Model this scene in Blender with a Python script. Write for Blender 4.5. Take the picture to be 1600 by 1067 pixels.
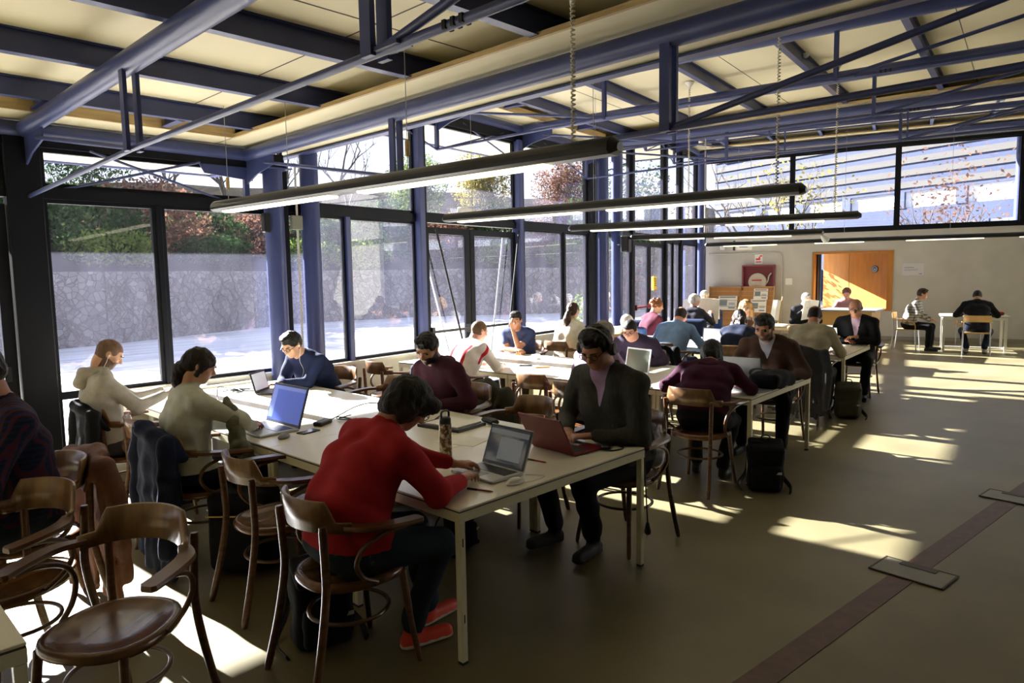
import bpy, math, random
import numpy as np
from mathutils import Vector, Matrix
random.seed(7)
np.random.seed(7)
SC = bpy.context.scene
for o in list(bpy.data.objects):
    bpy.data.objects.remove(o)
COL = SC.collection
PI = math.pi

# ------------------------------------------------------------------ camera
# world frame: X runs along the near glass front, Y towards it, Z up; the camera stands at x=y=0
FPX = 1095.0
_d = np.array([990.0-800.0, 11900.0-533.5, FPX]); _d /= np.linalg.norm(_d)
_up = -_d
_f = np.array([0, 0, 1.0]); _f = _f-_f.dot(_up)*_up; _f /= np.linalg.norm(_f)
_r = np.cross(_f, _up)
TH = math.radians(43.9)
def _w(v):   # camera-space vector (x right, y down, z forward) -> world
    x, y, z = _r.dot(v), _f.dot(v), _up.dot(v)
    return Vector((x*math.sin(TH)+y*math.cos(TH), -x*math.cos(TH)+y*math.sin(TH), z))
cam = bpy.data.cameras.new('camera')
cam.sensor_width = 36.0
cam.lens = FPX/1600*36.0
cam.clip_start = 0.05
cam.clip_end = 400
cam_o = bpy.data.objects.new('camera', cam)
COL.objects.link(cam_o)
_X, _Y, _Z = _w(np.array([1.0, 0, 0])), _w(np.array([0, -1.0, 0])), _w(np.array([0, 0, -1.0]))
_m = Matrix((_X, _Y, _Z)).transposed().to_4x4()
_m.translation = Vector((0, 0, 1.79))
cam_o.matrix_world = _m
SC.camera = cam_o

# ------------------------------------------------------------------ world, sun, exposure
SC.view_settings.view_transform = 'Standard'
SC.view_settings.look = 'None'
SC.view_settings.gamma = 1
SC.view_settings.use_curve_mapping = False
SC.view_settings.exposure = 0.1
SC.cycles.use_denoising = True
SC.cycles.max_bounces = 7
SC.cycles.diffuse_bounces = 5
SC.cycles.glossy_bounces = 3
SC.cycles.transmission_bounces = 4
SC.cycles.transparent_max_bounces = 12
SC.cycles.sample_clamp_indirect = 6
SC.cycles.caustics_reflective = False
SC.cycles.caustics_refractive = False
SUN_EL = math.radians(26.6)
wd = bpy.data.worlds.new('sky')
SC.world = wd
wd.use_nodes = True
nt = wd.node_tree
nt.nodes.clear()
_tc = nt.nodes.new('ShaderNodeTexCoord')
_sp = nt.nodes.new('ShaderNodeSeparateXYZ')
_cr = nt.nodes.new('ShaderNodeValToRGB')
_bg = nt.nodes.new('ShaderNodeBackground')
_ou = nt.nodes.new('ShaderNodeOutputWorld')
nt.links.new(_tc.outputs['Generated'], _sp.inputs[0])
nt.links.new(_sp.outputs['Z'], _cr.inputs[0])
nt.links.new(_cr.outputs[0], _bg.inputs[0])
nt.links.new(_bg.outputs[0], _ou.inputs[0])
e = _cr.color_ramp.elements
e[0].position = 0.0; e[0].color = (0.92, 0.94, 1.0, 1)
e[1].position = 0.6; e[1].color = (0.46, 0.58, 0.92, 1)
_bg.inputs[1].default_value = 1.9
sun = bpy.data.lights.new('sun', 'SUN')
sun.energy = 60.0
sun.color = (1.0, 0.97, 0.93)
sun.angle = math.radians(0.6)
sun_o = bpy.data.objects.new('sun', sun)
COL.objects.link(sun_o)
_sd = Vector((0.06*math.cos(SUN_EL), -0.998*math.cos(SUN_EL), -math.sin(SUN_EL)))
sun_o.rotation_euler = _sd.to_track_quat('-Z', 'Y').to_euler()
sun_o.location = (0, 20, 15)

# ------------------------------------------------------------------ materials
def lin(c):
    return tuple((x/12.92 if x <= 0.04045 else ((x+0.055)/1.055)**2.4) for x in c)
def hx(s):
    return lin(tuple(int(s[i:i+2], 16)/255 for i in (0, 2, 4)))
MATS = {}
def mat(name, col, rough=0.5, metal=0.0, var=0.0, scale=8.0, bump=0.0, bscale=60.0, stretch=None, col2=None, spec=0.5, emit=None, coord='Object', sharp=False):
    if name in MATS: return MATS[name]
    if isinstance(col, str): col = hx(col)
    if isinstance(col2, str): col2 = hx(col2)
    m = bpy.data.materials.new(name); m.use_nodes = True
    n = m.node_tree; b = n.nodes['Principled BSDF']
    b.inputs['Base Color'].default_value = (*col, 1)
    b.inputs['Roughness'].default_value = rough
    b.inputs['Metallic'].default_value = metal
    b.inputs['Specular IOR Level'].default_value = spec
    m.diffuse_color = (*col, 1)
    vec = None
    if var or bump or col2:
        tc = n.nodes.new('ShaderNodeTexCoord'); mp = n.nodes.new('ShaderNodeMapping')
        n.links.new(tc.outputs[coord], mp.inputs[0])
        if stretch: mp.inputs['Scale'].default_value = stretch
        vec = mp.outputs[0]
    if var or col2:
        no = n.nodes.new('ShaderNodeTexNoise'); no.inputs['Scale'].default_value = scale; no.inputs['Detail'].default_value = 5
        n.links.new(vec, no.inputs[0])
        cr = n.nodes.new('ShaderNodeValToRGB')
        lo, hi = (0.46, 0.54) if sharp else (0.3, 0.7)
        cr.color_ramp.elements[0].position = lo; cr.color_ramp.elements[1].position = hi
        c2 = col2 if col2 else tuple(min(1, x*(1+var)) for x in col)
        c1 = col if col2 else tuple(x*(1-var) for x in col)
        cr.color_ramp.elements[0].color = (*c1, 1); cr.color_ramp.elements[1].color = (*c2, 1)
        n.links.new(no.outputs[0], cr.inputs[0]); n.links.new(cr.outputs[0], b.inputs['Base Color'])
    if bump:
        nb = n.nodes.new('ShaderNodeTexNoise'); nb.inputs['Scale'].default_value = bscale; nb.inputs['Detail'].default_value = 3
        n.links.new(vec, nb.inputs[0])
        bp = n.nodes.new('ShaderNodeBump'); bp.inputs['Strength'].default_value = bump; bp.inputs['Distance'].default_value = 0.01
        n.links.new(nb.outputs[0], bp.inputs['Height']); n.links.new(bp.outputs[0], b.inputs['Normal'])
    if emit:
        b.inputs['Emission Color'].default_value = (*emit[0], 1); b.inputs['Emission Strength'].default_value = emit[1]
    MATS[name] = m
    return m
BLUE = mat('blue_steel_paint', '3A4474', 0.38, var=0.12, scale=3)
DARK = mat('dark_anodised_frame', '0E1119', 0.45, var=0.15, scale=5, spec=0.2)
CEIL = mat('cream_ceiling_board', 'E4DCBC', 0.65, var=0.05, scale=1.2)
BATTEN = mat('ochre_wood_batten', 'BFA573', 0.5, var=0.2, scale=4, stretch=(1, 1, 12))
WHITEP = mat('off_white_plaster', 'DAD8CC', 0.8, var=0.04, scale=2)
CONC = mat('pale_grey_concrete', 'BDBBB4', 0.75, var=0.09, scale=1.6, bump=0.05, bscale=20)
ROOFT = mat('roof_zinc', '6C7078', 0.6)
TCREAM = mat('cream_painted_steel', 'D8D2B6', 0.42, var=0.05, scale=6)
TTOP = mat('pale_laminate', 'E2DDCC', 0.3, var=0.03, scale=3)
TEDGE = mat('dark_table_edge', '4A4033', 0.5)
WOOD = mat('brown_bentwood', '6A4830', 0.30, col2='432C1A', scale=7, stretch=(1, 1, 7))
WOODB = mat('worn_brown_plywood', '8A6A48', 0.28, col2='5E4229', scale=3.5, stretch=(6, 6, 1))
WOODS = mat('polished_seat_plywood', '6E4A2C', 0.24, col2='4A3019', scale=3, stretch=(5, 1, 1), bump=0.03, bscale=30)
WOODL = mat('light_birch_wood', 'C9A26B', 0.4, var=0.12, scale=4, stretch=(1, 1, 6))
WOODO = mat('orange_oak_panel', 'B0752F', 0.42, var=0.14, scale=3, stretch=(4, 4, 0.6))
ALU = mat('brushed_aluminium', 'B8BABD', 0.32, metal=0.9)
SILV = mat('silver_plastic', 'B9BBBC', 0.35)
BLK = mat('black_plastic', '17181A', 0.35)
BLKM = mat('matte_black', '121315', 0.7)
CHROME = mat('chrome', 'D0D0D0', 0.12, metal=1.0)
WHT = mat('white_plastic', 'E8E8E4', 0.4)
PAPER = mat('white_paper', 'ECEBE4', 0.8, var=0.03, scale=20)
STRIP = mat('reddish_wood_strip', '5F3E30', 0.45, col2='452B22', scale=14, stretch=(1, 1, 1))
RED = mat('glossy_dark_red', '6A1620', 0.3)
def glass_mat():
    m = bpy.data.materials.new('dusty_flare_window_glass'); m.use_nodes = True
    n = m.node_tree; n.nodes.clear()
    out = n.nodes.new('ShaderNodeOutputMaterial')
    tr = n.nodes.new('ShaderNodeBsdfTransparent'); tr.inputs[0].default_value = (0.93, 0.94, 0.97, 1)
    gl = n.nodes.new('ShaderNodeBsdfGlossy'); gl.inputs['Roughness'].default_value = 0.0
    fr = n.nodes.new('ShaderNodeFresnel'); fr.inputs['IOR'].default_value = 1.45
    ge = n.nodes.new('ShaderNodeNewGeometry'); mr = n.nodes.new('ShaderNodeMapRange'); mr.inputs[3].default_value = 1.45; mr.inputs[4].default_value = 1/1.45
    n.links.new(ge.outputs['Backfacing'], mr.inputs[0]); n.links.new(mr.outputs[0], fr.inputs['IOR'])
    mx = n.nodes.new('ShaderNodeMixShader')
    n.links.new(fr.outputs[0], mx.inputs[0]); n.links.new(tr.outputs[0], mx.inputs[1]); n.links.new(gl.outputs[0], mx.inputs[2])
    df = n.nodes.new('ShaderNodeBsdfTranslucent'); df.inputs[0].default_value = (0.70, 0.70, 0.96, 1)  # lavender veil: some dust, and lens-flare haze put into the glass colour
    no = n.nodes.new('ShaderNodeTexNoise'); no.inputs['Scale'].default_value = 1.3; no.inputs['Detail'].default_value = 6
    tc = n.nodes.new('ShaderNodeTexCoord'); mp = n.nodes.new('ShaderNodeMapping'); mp.inputs['Scale'].default_value = (2, 2, 0.6)
    n.links.new(tc.outputs['Object'], mp.inputs[0]); n.links.new(mp.outputs[0], no.inputs[0])
    ma = n.nodes.new('ShaderNodeMath'); ma.operation = 'MULTIPLY'; ma.inputs[1].default_value = DUST_FLARE
    n.links.new(no.outputs[0], ma.inputs[0])
    m2 = n.nodes.new('ShaderNodeMixShader')
    n.links.new(ma.outputs[0], m2.inputs[0]); n.links.new(mx.outputs[0], m2.inputs[1]); n.links.new(df.outputs[0], m2.inputs[2])
    n.links.new(m2.outputs[0], out.inputs[0])
    return m
DUST_FLARE = 0.017  # strength of the dust and painted flare haze together
GLASS = glass_mat()
GLASS.diffuse_color = (0.8, 0.85, 0.95, 0.2)
def leafmat(name, c1, c2):
    m = bpy.data.materials.new(name); m.use_nodes = True; n = m.node_tree; n.nodes.clear(); c1, c2 = hx(c1), hx(c2); m.diffuse_color = (*c1, 1)
    out = n.nodes.new('ShaderNodeOutputMaterial'); d = n.nodes.new('ShaderNodeBsdfDiffuse'); t = n.nodes.new('ShaderNodeBsdfTranslucent'); mx = n.nodes.new('ShaderNodeMixShader'); mx.inputs[0].default_value = 0.4
    tc = n.nodes.new('ShaderNodeTexCoord'); no = n.nodes.new('ShaderNodeTexNoise'); no.inputs['Scale'].default_value = 2.2; no.inputs['Detail'].default_value = 6; cr = n.nodes.new('ShaderNodeValToRGB')
    cr.color_ramp.elements[0].position = 0.35; cr.color_ramp.elements[1].position = 0.65; cr.color_ramp.elements[0].color = (*c1, 1); cr.color_ramp.elements[1].color = (*c2, 1)
    n.links.new(tc.outputs['Object'], no.inputs[0]); n.links.new(no.outputs[0], cr.inputs[0]); n.links.new(cr.outputs[0], d.inputs[0]); n.links.new(cr.outputs[0], t.inputs[0])
    n.links.new(d.outputs[0], mx.inputs[1]); n.links.new(t.outputs[0], mx.inputs[2]); n.links.new(mx.outputs[0], out.inputs[0])
    return m
def rubble(name, c1, c2, cm):
    m = mat(name, c1, 0.95, spec=0.1); n = m.node_tree; b = n.nodes['Principled BSDF']; tc = n.nodes.new('ShaderNodeTexCoord')
    v1 = n.nodes.new('ShaderNodeTexVoronoi'); v1.inputs['Scale'].default_value = 5.5; v2 = n.nodes.new('ShaderNodeTexVoronoi'); v2.inputs['Scale'].default_value = 5.5; v2.feature = 'DISTANCE_TO_EDGE'
    sp = n.nodes.new('ShaderNodeSeparateColor'); cr = n.nodes.new('ShaderNodeValToRGB'); cr.color_ramp.elements[0].color = (*hx(c1), 1); cr.color_ramp.elements[1].color = (*hx(c2), 1)
    ed = n.nodes.new('ShaderNodeMapRange'); ed.inputs[2].default_value = 0.05; mx = n.nodes.new('ShaderNodeMixRGB'); mx.inputs[1].default_value = (*hx(cm), 1)
    for q in (v1, v2): n.links.new(tc.outputs['Object'], q.inputs[0])
    n.links.new(v1.outputs['Color'], sp.inputs[0]); n.links.new(sp.outputs[0], cr.inputs[0]); n.links.new(v2.outputs['Distance'], ed.inputs[0]); n.links.new(ed.outputs[0], mx.inputs[0]); n.links.new(cr.outputs[0], mx.inputs[2]); n.links.new(mx.outputs[0], b.inputs['Base Color'])
    bp = n.nodes.new('ShaderNodeBump'); bp.inputs['Strength'].default_value = 0.8; bp.inputs['Distance'].default_value = 0.05; n.links.new(ed.outputs[0], bp.inputs['Height']); n.links.new(bp.outputs[0], b.inputs['Normal'])
    return m
def cloth(name, c, var=0.12, bump=0.25, bs=160, c2=None, stretch=None, scale=14):
    return mat('cloth_'+name, c, 0.85, var=var, scale=scale, bump=bump, bscale=bs, spec=0.15, col2=c2, stretch=stretch)
def plaid(name, base, a, b, sc=18.0, dirs=(1, 0, 1)):
    if name in MATS: return MATS[name]
    m = mat(name, base, 0.85, spec=0.15); n = m.node_tree; bs = n.nodes['Principled BSDF']
    tc = n.nodes.new('ShaderNodeTexCoord'); cur = None
    col = n.nodes.new('ShaderNodeRGB'); col.outputs[0].default_value = (*hx(base), 1); cur = col.outputs[0]
    for k, (ax, cc) in enumerate((('X', a), ('Z', b))):
        w = n.nodes.new('ShaderNodeTexWave'); w.bands_direction = ax; w.inputs['Scale'].default_value = sc/2.0; w.inputs['Distortion'].default_value = 1.2; w.inputs['Detail'].default_value = 1
        n.links.new(tc.outputs['Object'], w.inputs[0])
        cr = n.nodes.new('ShaderNodeValToRGB'); cr.color_ramp.elements[0].position = 0.55; cr.color_ramp.elements[1].position = 0.7
        n.links.new(w.outputs[1], cr.inputs[0])
        ml = n.nodes.new('ShaderNodeMath'); ml.operation = 'MULTIPLY'; ml.inputs[1].default_value = 0.6
        n.links.new(cr.outputs[0], ml.inputs[0])
        mx = n.nodes.new('ShaderNodeMixRGB'); mx.inputs[2].default_value = (*hx(cc), 1)
        n.links.new(ml.outputs[0], mx.inputs[0]); n.links.new(cur, mx.inputs[1]); cur = mx.outputs[0]
    n.links.new(cur, bs.inputs['Base Color'])
    return m

# ------------------------------------------------------------------ mesh helpers
class MB:
    def __init__(s):
        s.v = []; s.f = []; s.m = []; s.cm = 0; s.smooth = []
    def add(s, vs, fs, M=None, smooth=False):
        o = len(s.v)
        for p in vs:
            p = Vector(p)
            if M is not None: p = M @ p
            s.v.append(p)
        for f in fs:
            s.f.append(tuple(i+o for i in f)); s.m.append(s.cm); s.smooth.append(smooth)
        return s
    def box(s, x0, y0, z0, x1, y1, z1, M=None, bev=0.0):
        if bev > 0:
            b = bev
            vs = []; 
            for z, i in ((z0, b), (z0+b, 0), (z1-b, 0), (z1, b)):
                for (x, y) in ((x0+b, y0+i), (x1-b, y0+i), (x1-i, y0+b), (x1-i, y1-b), (x1-b, y1-i), (x0+b, y1-i), (x0+i, y1-b), (x0+i, y0+b)):
                    vs.append((x, y, z))
            fs = [tuple(reversed(range(8))), tuple(range(24, 32))]
            for r in range(3):
                for k in range(8):
                    a = r*8+k; c = r*8+(k+1) % 8
                    fs.append((a, c, c+8, a+8))
            return s.add(vs, fs, M)
        vs = [(x0, y0, z0), (x1, y0, z0), (x1, y1, z0), (x0, y1, z0), (x0, y0, z1), (x1, y0, z1), (x1, y1, z1), (x0, y1, z1)]
        return s.add(vs, [(0, 3, 2, 1), (4, 5, 6, 7), (0, 1, 5, 4), (1, 2, 6, 5), (2, 3, 7, 6), (3, 0, 4, 7)], M)
    def bar(s, a, b, w, h, up=(0, 0, 1)):
        a = Vector(a); b = Vector(b); d = b-a; L = d.length
        if L < 1e-6: return s
        d.normalize(); u = Vector(up)
        if abs(d.dot(u)) > 0.98: u = Vector((0, 1, 0))
        x = d.cross(u).normalized(); y = x.cross(d).normalized()
        M = Matrix((x, d, y)).transposed().to_4x4(); M.translation = a
        return s.box(-w/2, 0, -h/2, w/2, L, h/2, M)
    def tube(s, pts, r, n=10, closed=False, flat=None, cap=True):
        pts = [Vector(p) for p in pts]; N = len(pts)
        rs = r if isinstance(r, (list, tuple)) else [r]*N
        rings = []; prev = None
        for i in range(N):
            if closed: t = pts[(i+1) % N]-pts[i-1]
            elif i == 0: t = pts[1]-pts[0]
            elif i == N-1: t = pts[-1]-pts[-2]
            else: t = pts[i+1]-pts[i-1]
            t.normalize()
            if prev is None:
                u = Vector((0, 0, 1)) if abs(t.z) < 0.9 else Vector((1, 0, 0))
                x = t.cross(u).normalized()
            else:
                x = (prev-t*prev.dot(t)).normalized()
            prev = x; y = t.cross(x)
            fx, fy = flat if flat else (1, 1)
            rings.append([pts[i]+(x*math.cos(2*PI*k/n)*fx+y*math.sin(2*PI*k/n)*fy)*rs[i] for k in range(n)])
        vs = [p for rg in rings for p in rg]; fs = []
        M = N if closed else N-1
        for i in range(M):
            for k in range(n):
                a = i*n+k; b = i*n+(k+1) % n; c = ((i+1) % N)*n+(k+1) % n; d = ((i+1) % N)*n+k
                fs.append((a, b, c, d))
        s.add(vs, fs, smooth=True)
        if cap and not closed:
            s.add(rings[0], [tuple(reversed(range(n)))]); s.add(rings[-1], [tuple(range(n))])
        return s
    def lathe(s, prof, n=20, M=None):
        vs = []; fs = []
        for (r, z) in prof:
            for k in range(n):
                vs.append((r*math.cos(2*PI*k/n), r*math.sin(2*PI*k/n), z))
        for i in range(len(prof)-1):
            for k in range(n):
                fs.append((i*n+k, i*n+(k+1) % n, (i+1)*n+(k+1) % n, (i+1)*n+k))
        s.add(vs, fs, M, smooth=True)
        return s
    def prism(s, poly, z0, z1, M=None):
        n = len(poly)
        vs = [(x, y, z0) for x, y in poly]+[(x, y, z1) for x, y in poly]
        fs = [tuple(reversed(range(n))), tuple(range(n, 2*n))]+[(k, (k+1) % n, (k+1) % n+n, k+n) for k in range(n)]
        return s.add(vs, fs, M)
    def sph(s, c, r, n=12, M=None):
        if not isinstance(r, tuple): r = (r, r, r)
        vs = []; fs = []
        m = n//2
        for i in range(m+1):
            a = PI*i/m
            for k in range(n):
                vs.append((c[0]+r[0]*math.sin(a)*math.cos(2*PI*k/n), c[1]+r[1]*math.sin(a)*math.sin(2*PI*k/n), c[2]-r[2]*math.cos(a)))
        for i in range(m):
            for k in range(n):
                fs.append((i*n+k, i*n+(k+1) % n, (i+1)*n+(k+1) % n, (i+1)*n+k))
        return s.add(vs, fs, M, smooth=True)
    def mesh(s, name, mats):
        me = bpy.data.meshes.new(name)
        me.from_pydata([tuple(p) for p in s.v], [], s.f)
        for m in (mats if isinstance(mats, (list, tuple)) else [mats]): me.materials.append(m)
        me.polygons.foreach_set('material_index', s.m)
        me.polygons.foreach_set('use_smooth', s.smooth)
        me.update(); me.validate()
        return me
    def build(s, name, mats, parent=None, loc=None, rotz=None):
        o = bpy.data.objects.new(name, s.mesh(name, mats)); COL.objects.link(o)
        if parent is not None: o.parent = parent
        if loc is not None: o.location = loc
        if rotz is not None: o.rotation_euler = (0, 0, rotz)
        return o
def tag(o, label=None, cat=None, group=None, kind=None):
    if label: o['label'] = label
    if cat: o['category'] = cat
    if group: o['group'] = group
    if kind: o['kind'] = kind
    return o
def thing(name, label, cat, loc=(0, 0, 0), rotz=0.0, group=None):
    o = bpy.data.objects.new(name, None); COL.objects.link(o); o.empty_display_size = 0.1
    o.location = loc; o.rotation_euler = (0, 0, rotz)
    return tag(o, label, cat, group)
def struct(o, label=None):
    o['kind'] = 'structure'
    if label: o['label'] = label
    return o
def dup(root, loc, rotz, label, group=None):
    r = root.copy(); COL.objects.link(r); r.location = loc; r.rotation_euler = (0, 0, rotz)
    r['label'] = label
    if group: r['group'] = group
    for ch in list(root.children):
        c = ch.copy(); COL.objects.link(c); c.parent = r
        for g in ch.children:
            d = g.copy(); COL.objects.link(d); d.parent = c
    return r
def bez(p, n=8):
    p = [Vector(q) for q in p]; out = []
    for i in range(len(p)-1):
        p0 = p[max(i-1, 0)]; p1 = p[i]; p2 = p[i+1]; p3 = p[min(i+2, len(p)-1)]
        for k in range(n):
            t = k/n
            out.append(0.5*((2*p1)+(p2-p0)*t+(2*p0-5*p1+4*p2-p3)*t*t+(3*p1-p0-3*p2+p3)*t**3))
    out.append(p[-1])
    return out
def RZ(a): return Matrix.Rotation(a, 4, 'Z')
def TR(x, y, z): return Matrix.Translation(Vector((x, y, z)))
# ------------------------------------------------------------------ the building: three bays turning by 7.4 degrees each
A2, A3 = math.radians(7.4), math.radians(14.8)
S1 = Vector((3.81, 7.15)); Q1 = Vector((10.64, 8.04)); P1 = Vector((17.84, 9.94))
def dirv(a): return Vector((math.cos(a), math.sin(a)))
D1, D2, D3 = dirv(0), dirv(A2), dirv(A3)
N1, N2, N3 = dirv(PI/2), dirv(A2+PI/2), dirv(A3+PI/2)
def L1(s, t, z): return Vector((S1.x+s, S1.y+t, z))          # s along the front (negative = towards us), t outwards
def L2(s, t, z):
    p = S1+D2*s+N2*t; return Vector((p.x, p.y, z))
def L3(s, t, z):
    p = Q1+D3*s+N3*t; return Vector((p.x, p.y, z))
M1 = TR(S1.x, S1.y, 0); M2 = TR(S1.x, S1.y, 0) @ RZ(A2); M3 = TR(Q1.x, Q1.y, 0) @ RZ(A3)
LEN2 = (Q1-S1).length; LEN3 = (P1-Q1).length

# floor
fm = mat('olive_linoleum_floor', '7F7759', 0.36, col2='645D42', scale=1.1, bump=0.02, bscale=3)
_n = fm.node_tree; _b = _n.nodes['Principled BSDF']
_t = _n.nodes.new('ShaderNodeTexNoise'); _t.inputs['Scale'].default_value = 7; _t.inputs['Detail'].default_value = 8
_mr = _n.nodes.new('ShaderNodeMapRange'); _mr.inputs[3].default_value = 0.26; _mr.inputs[4].default_value = 0.55
_n.links.new(_t.outputs[0], _mr.inputs[0]); _n.links.new(_mr.outputs[0], _b.inputs['Roughness'])
poly = [(-8, -9), (26, -9), (26, 4)]
poly = [(-8.0, -9.0), (24.5, -9.0), (21.4, -3.5), (17.84, 9.94), (10.64, 8.04), (3.81, 7.15), (-8, 7.15)]
b = MB(); b.prism(poly, -0.12, 0.0); struct(b.build('floor', fm), 'olive beige linoleum floor with streaks of sunlight')
# wooden strip and access plates let into the floor
W0, W1 = Vector((1.1, 1.44)), Vector((12.0, 0.30))
st = MB(); _dd = (W1-W0).normalized(); _a = math.atan2(_dd.y, _dd.x)
st.box(0, -0.065, 0.0, (W1-W0).length, 0.065, 0.0035, TR(W0.x, W0.y, 0) @ RZ(_a)); 
struct(st.build('trim_1', STRIP), 'reddish wooden strip let into the floor')
for k, (x, y) in enumerate(((4.48, 1.07), (6.46, 0.87))):
    o = thing('floor_access_plate', ['steel access plate let into the wooden floor strip, the nearer one', 'steel access plate in the wooden floor strip by the right picture edge'][k], 'floor plate', (x, y, 0.004), _a)
    b = MB(); b.box(-0.12, -0.19, 0, 0.12, 0.19, 0.004); b.build('plate', mat('scuffed_plate', '77735F', 0.4, var=0.1), o)
    b = MB()
    for q in ((-0.13, -0.2, -0.12, 0.2), (0.12, -0.2, 0.13, 0.2), (-0.13, -0.2, 0.13, -0.19), (-0.13, 0.19, 0.13, 0.2)): b.box(q[0], q[1], 0, q[2], q[3], 0.006)
    b.box(0.06, -0.1, 0.003, 0.12, 0.1, 0.007); b.build('rim', mat('dark_rim', '3A3427', 0.5), o)

# plain walls out of view (right side, behind the camera)
b = MB(); b.box(-8.2, -9.2, 0, 25, -9.0, 6.5); struct(b.build('wall_right', WHITEP), 'plain plastered wall on the far right')
b = MB(); b.box(-8.2, -9.0, 0, -8.0, 9.4, 6.5); struct(b.build('wall_behind', WHITEP), 'plain plastered wall behind')

# ---- glass front
nwin = [0]
def win(Lf, M, s0, s1, z0, z1, fr=0.035, dep=0.05, t=0.0):
    nwin[0] += 1
    b = MB()
    b.box(s0, t-dep/2, z0, s1, t+dep/2, z0+fr, M); b.box(s0, t-dep/2, z1-fr, s1, t+dep/2, z1, M)
    b.box(s0, t-dep/2, z0+fr, s0+fr, t+dep/2, z1-fr, M); b.box(s1-fr, t-dep/2, z0+fr, s1, t+dep/2, z1-fr, M)
    o = struct(b.build('window_%d' % nwin[0], DARK), 'dark framed pane of the glass front')
    g = MB(); g.box(s0+fr*0.6, t-0.003, z0+fr*0.6, s1-fr*0.6, t+0.003, z1-fr*0.6, M); g.build('glass', GLASS, o)
    return o
ntr = [1]
def trim(b, m, label):
    ntr[0] += 1
    return struct(b.build('trim_%d' % ntr[0], m), label)
ZT0, ZT1 = 2.50, 2.60
def post(M, s, w, dep, z1, m=DARK, t=0.0, z0=0.0, lab='dark upright post of the glass front'):
    b = MB(); b.box(s-w/2, t-dep/2, z0, s+w/2, t+dep/2, z1, M, bev=0.006); trim(b, m, lab)
# bay 1 : s = x-3.81
zp = [3.06, 4.04, 4.99]
post(M1, -2.32, 0.26, 0.16, 3.0, lab='wide dark door post near the left edge')
post(M1, -1.25, 0.05, 0.09, ZT0)
post(M1, 0.04, 0.09, 0.14, 3.0, lab='dark corner post behind the blue columns')
post(M1, -4.6, 0.2, 0.14, 3.0)
post(M1, -6.6, 0.1, 0.14, 3.0)
b = MB(); b.box(-11.7, -0.05, ZT0, 0, 0.05, ZT1, M1); trim(b, DARK, 'dark transom of the near glass front')
b = MB(); b.box(-11.7, -0.07, 2.93, 0.05, 0.07, 3.10, M1); trim(b, DARK, 'dark head rail of the near glass front')
for s0, s1 in ((-11.7, -6.65), (-6.55, -4.7), (-4.5, -2.45), (-2.19, 0.0)): win(L1, M1, s0, s1, ZT1, 2.93)
win(L1, M1, -2.19, -1.275, 0.78, ZT0); win(L1, M1, -1.225, 0.0, 0.78, ZT0)
b = MB(); b.box(-1.95, -0.06, 0, 0.0, 0.06, 0.74, M1); struct(b.build('wall_left', WHITEP), 'low white wall under the near window')
b = MB(); b.box(-1.97, -0.10, 0.74, 0.0, 0.07, 0.78, M1); trim(b, WHITEP, 'pale window sill of the near front')
win(L1, M1, -2.19, -1.97, 0.0, 0.78)
for s0, s1 in ((-11.7, -6.65), (-6.55, -4.7)): win(L1, M1, s0, s1, 0.0, ZT0)
def door(k, M, s0, s1, zt, lab, bar=True):
    d = MB(); f = 0.09
    d.box(s0, -0.03, 0, s0+f, 0.03, zt, M); d.box(s1-f, -0.03, 0, s1, 0.03, zt, M); d.box(s0+f, -0.03, zt-f, s1-f, 0.03, zt, M); d.box(s0+f, -0.03, 0.01, s1-f, 0.03, 0.16, M)
    o = struct(d.build('door_%d' % k, DARK), lab)
    g = MB(); g.box(s0+f, -0.003, 0.16, s1-f, 0.003, zt-f, M); g.build('glass', GLASS, o)
    if bar:
        h = MB(); h.box(s0+f, -0.09, 1.0, s1-f, -0.06, 1.035, M); h.box(s0+f-0.03, -0.09, 0.96, s0+f+0.02, -0.03, 1.08, M); h.box(s1-f-0.02, -0.09, 0.96, s1-f+0.03, -0.03, 1.08, M)
        h.build('push_bar', RED if k == 5 else BLK, o)
    return o
door(1, M1, -4.5, -3.5, 2.44, 'dark framed glass door at the left edge'); door(2, M1, -3.48, -2.46, 2.44, 'dark framed glass door beside the wide post')
# bay 2
U2 = lambda u: (u-3.81)/math.cos(A2)
sA, sB, sC, sD, sE, sF = U2(4.72), U2(5.95), U2(6.98), U2(8.17), U2(9.51), U2(10.38)
post(M2, sA, 0.07, 0.1, ZT0, m=BLUE, t=-0.01); 
for s in (sB, sD): 
    post(M2, s+0.045, 0.07, 0.20, 3.86); post(M2, s-0.035, 0.10, 0.16, 3.86, m=BLUE, t=-0.05, lab='blue painted upright post beside the glass doors')
post(M2, sE, 0.06, 0.09, ZT0); post(M2, sF, 0.12, 0.16, 3.9)
b = MB(); b.box(0, -0.05, ZT0, LEN2, 0.05, ZT1, M2); trim(b, DARK, 'dark transom of the middle glass front')
b = MB(); b.box(0, -0.07, 3.84, LEN2, 0.07, 4.02, M2); trim(b, DARK, 'dark head rail of the middle glass front')
for s0, s1 in ((0.03, sB-0.08), (sB+0.08, sD-0.08), (sD+0.08, sF-0.06)): win(L2, M2, s0, s1, ZT1, 3.84)
for s0, s1 in ((0.03, sA-0.03), (sA+0.03, sB-0.08), (sD+0.08, sE-0.03), (sE+0.03, sF-0.06)): win(L2, M2, s0, s1, 0.78, ZT0)
for k, (s0, s1) in enumerate(((0.0, sB-0.08), (sD+0.08, LEN2))):
    b = MB(); b.box(s0, -0.06, 0, s1, 0.06, 0.74, M2); o = struct(b.build('wall_front', WHITEP), 'low white wall under the middle windows')
    b = MB(); b.box(s0, -0.11, 0.74, s1, 0.07, 0.78, M2); trim(b, WHITEP, 'pale window sill of the middle front')
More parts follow.
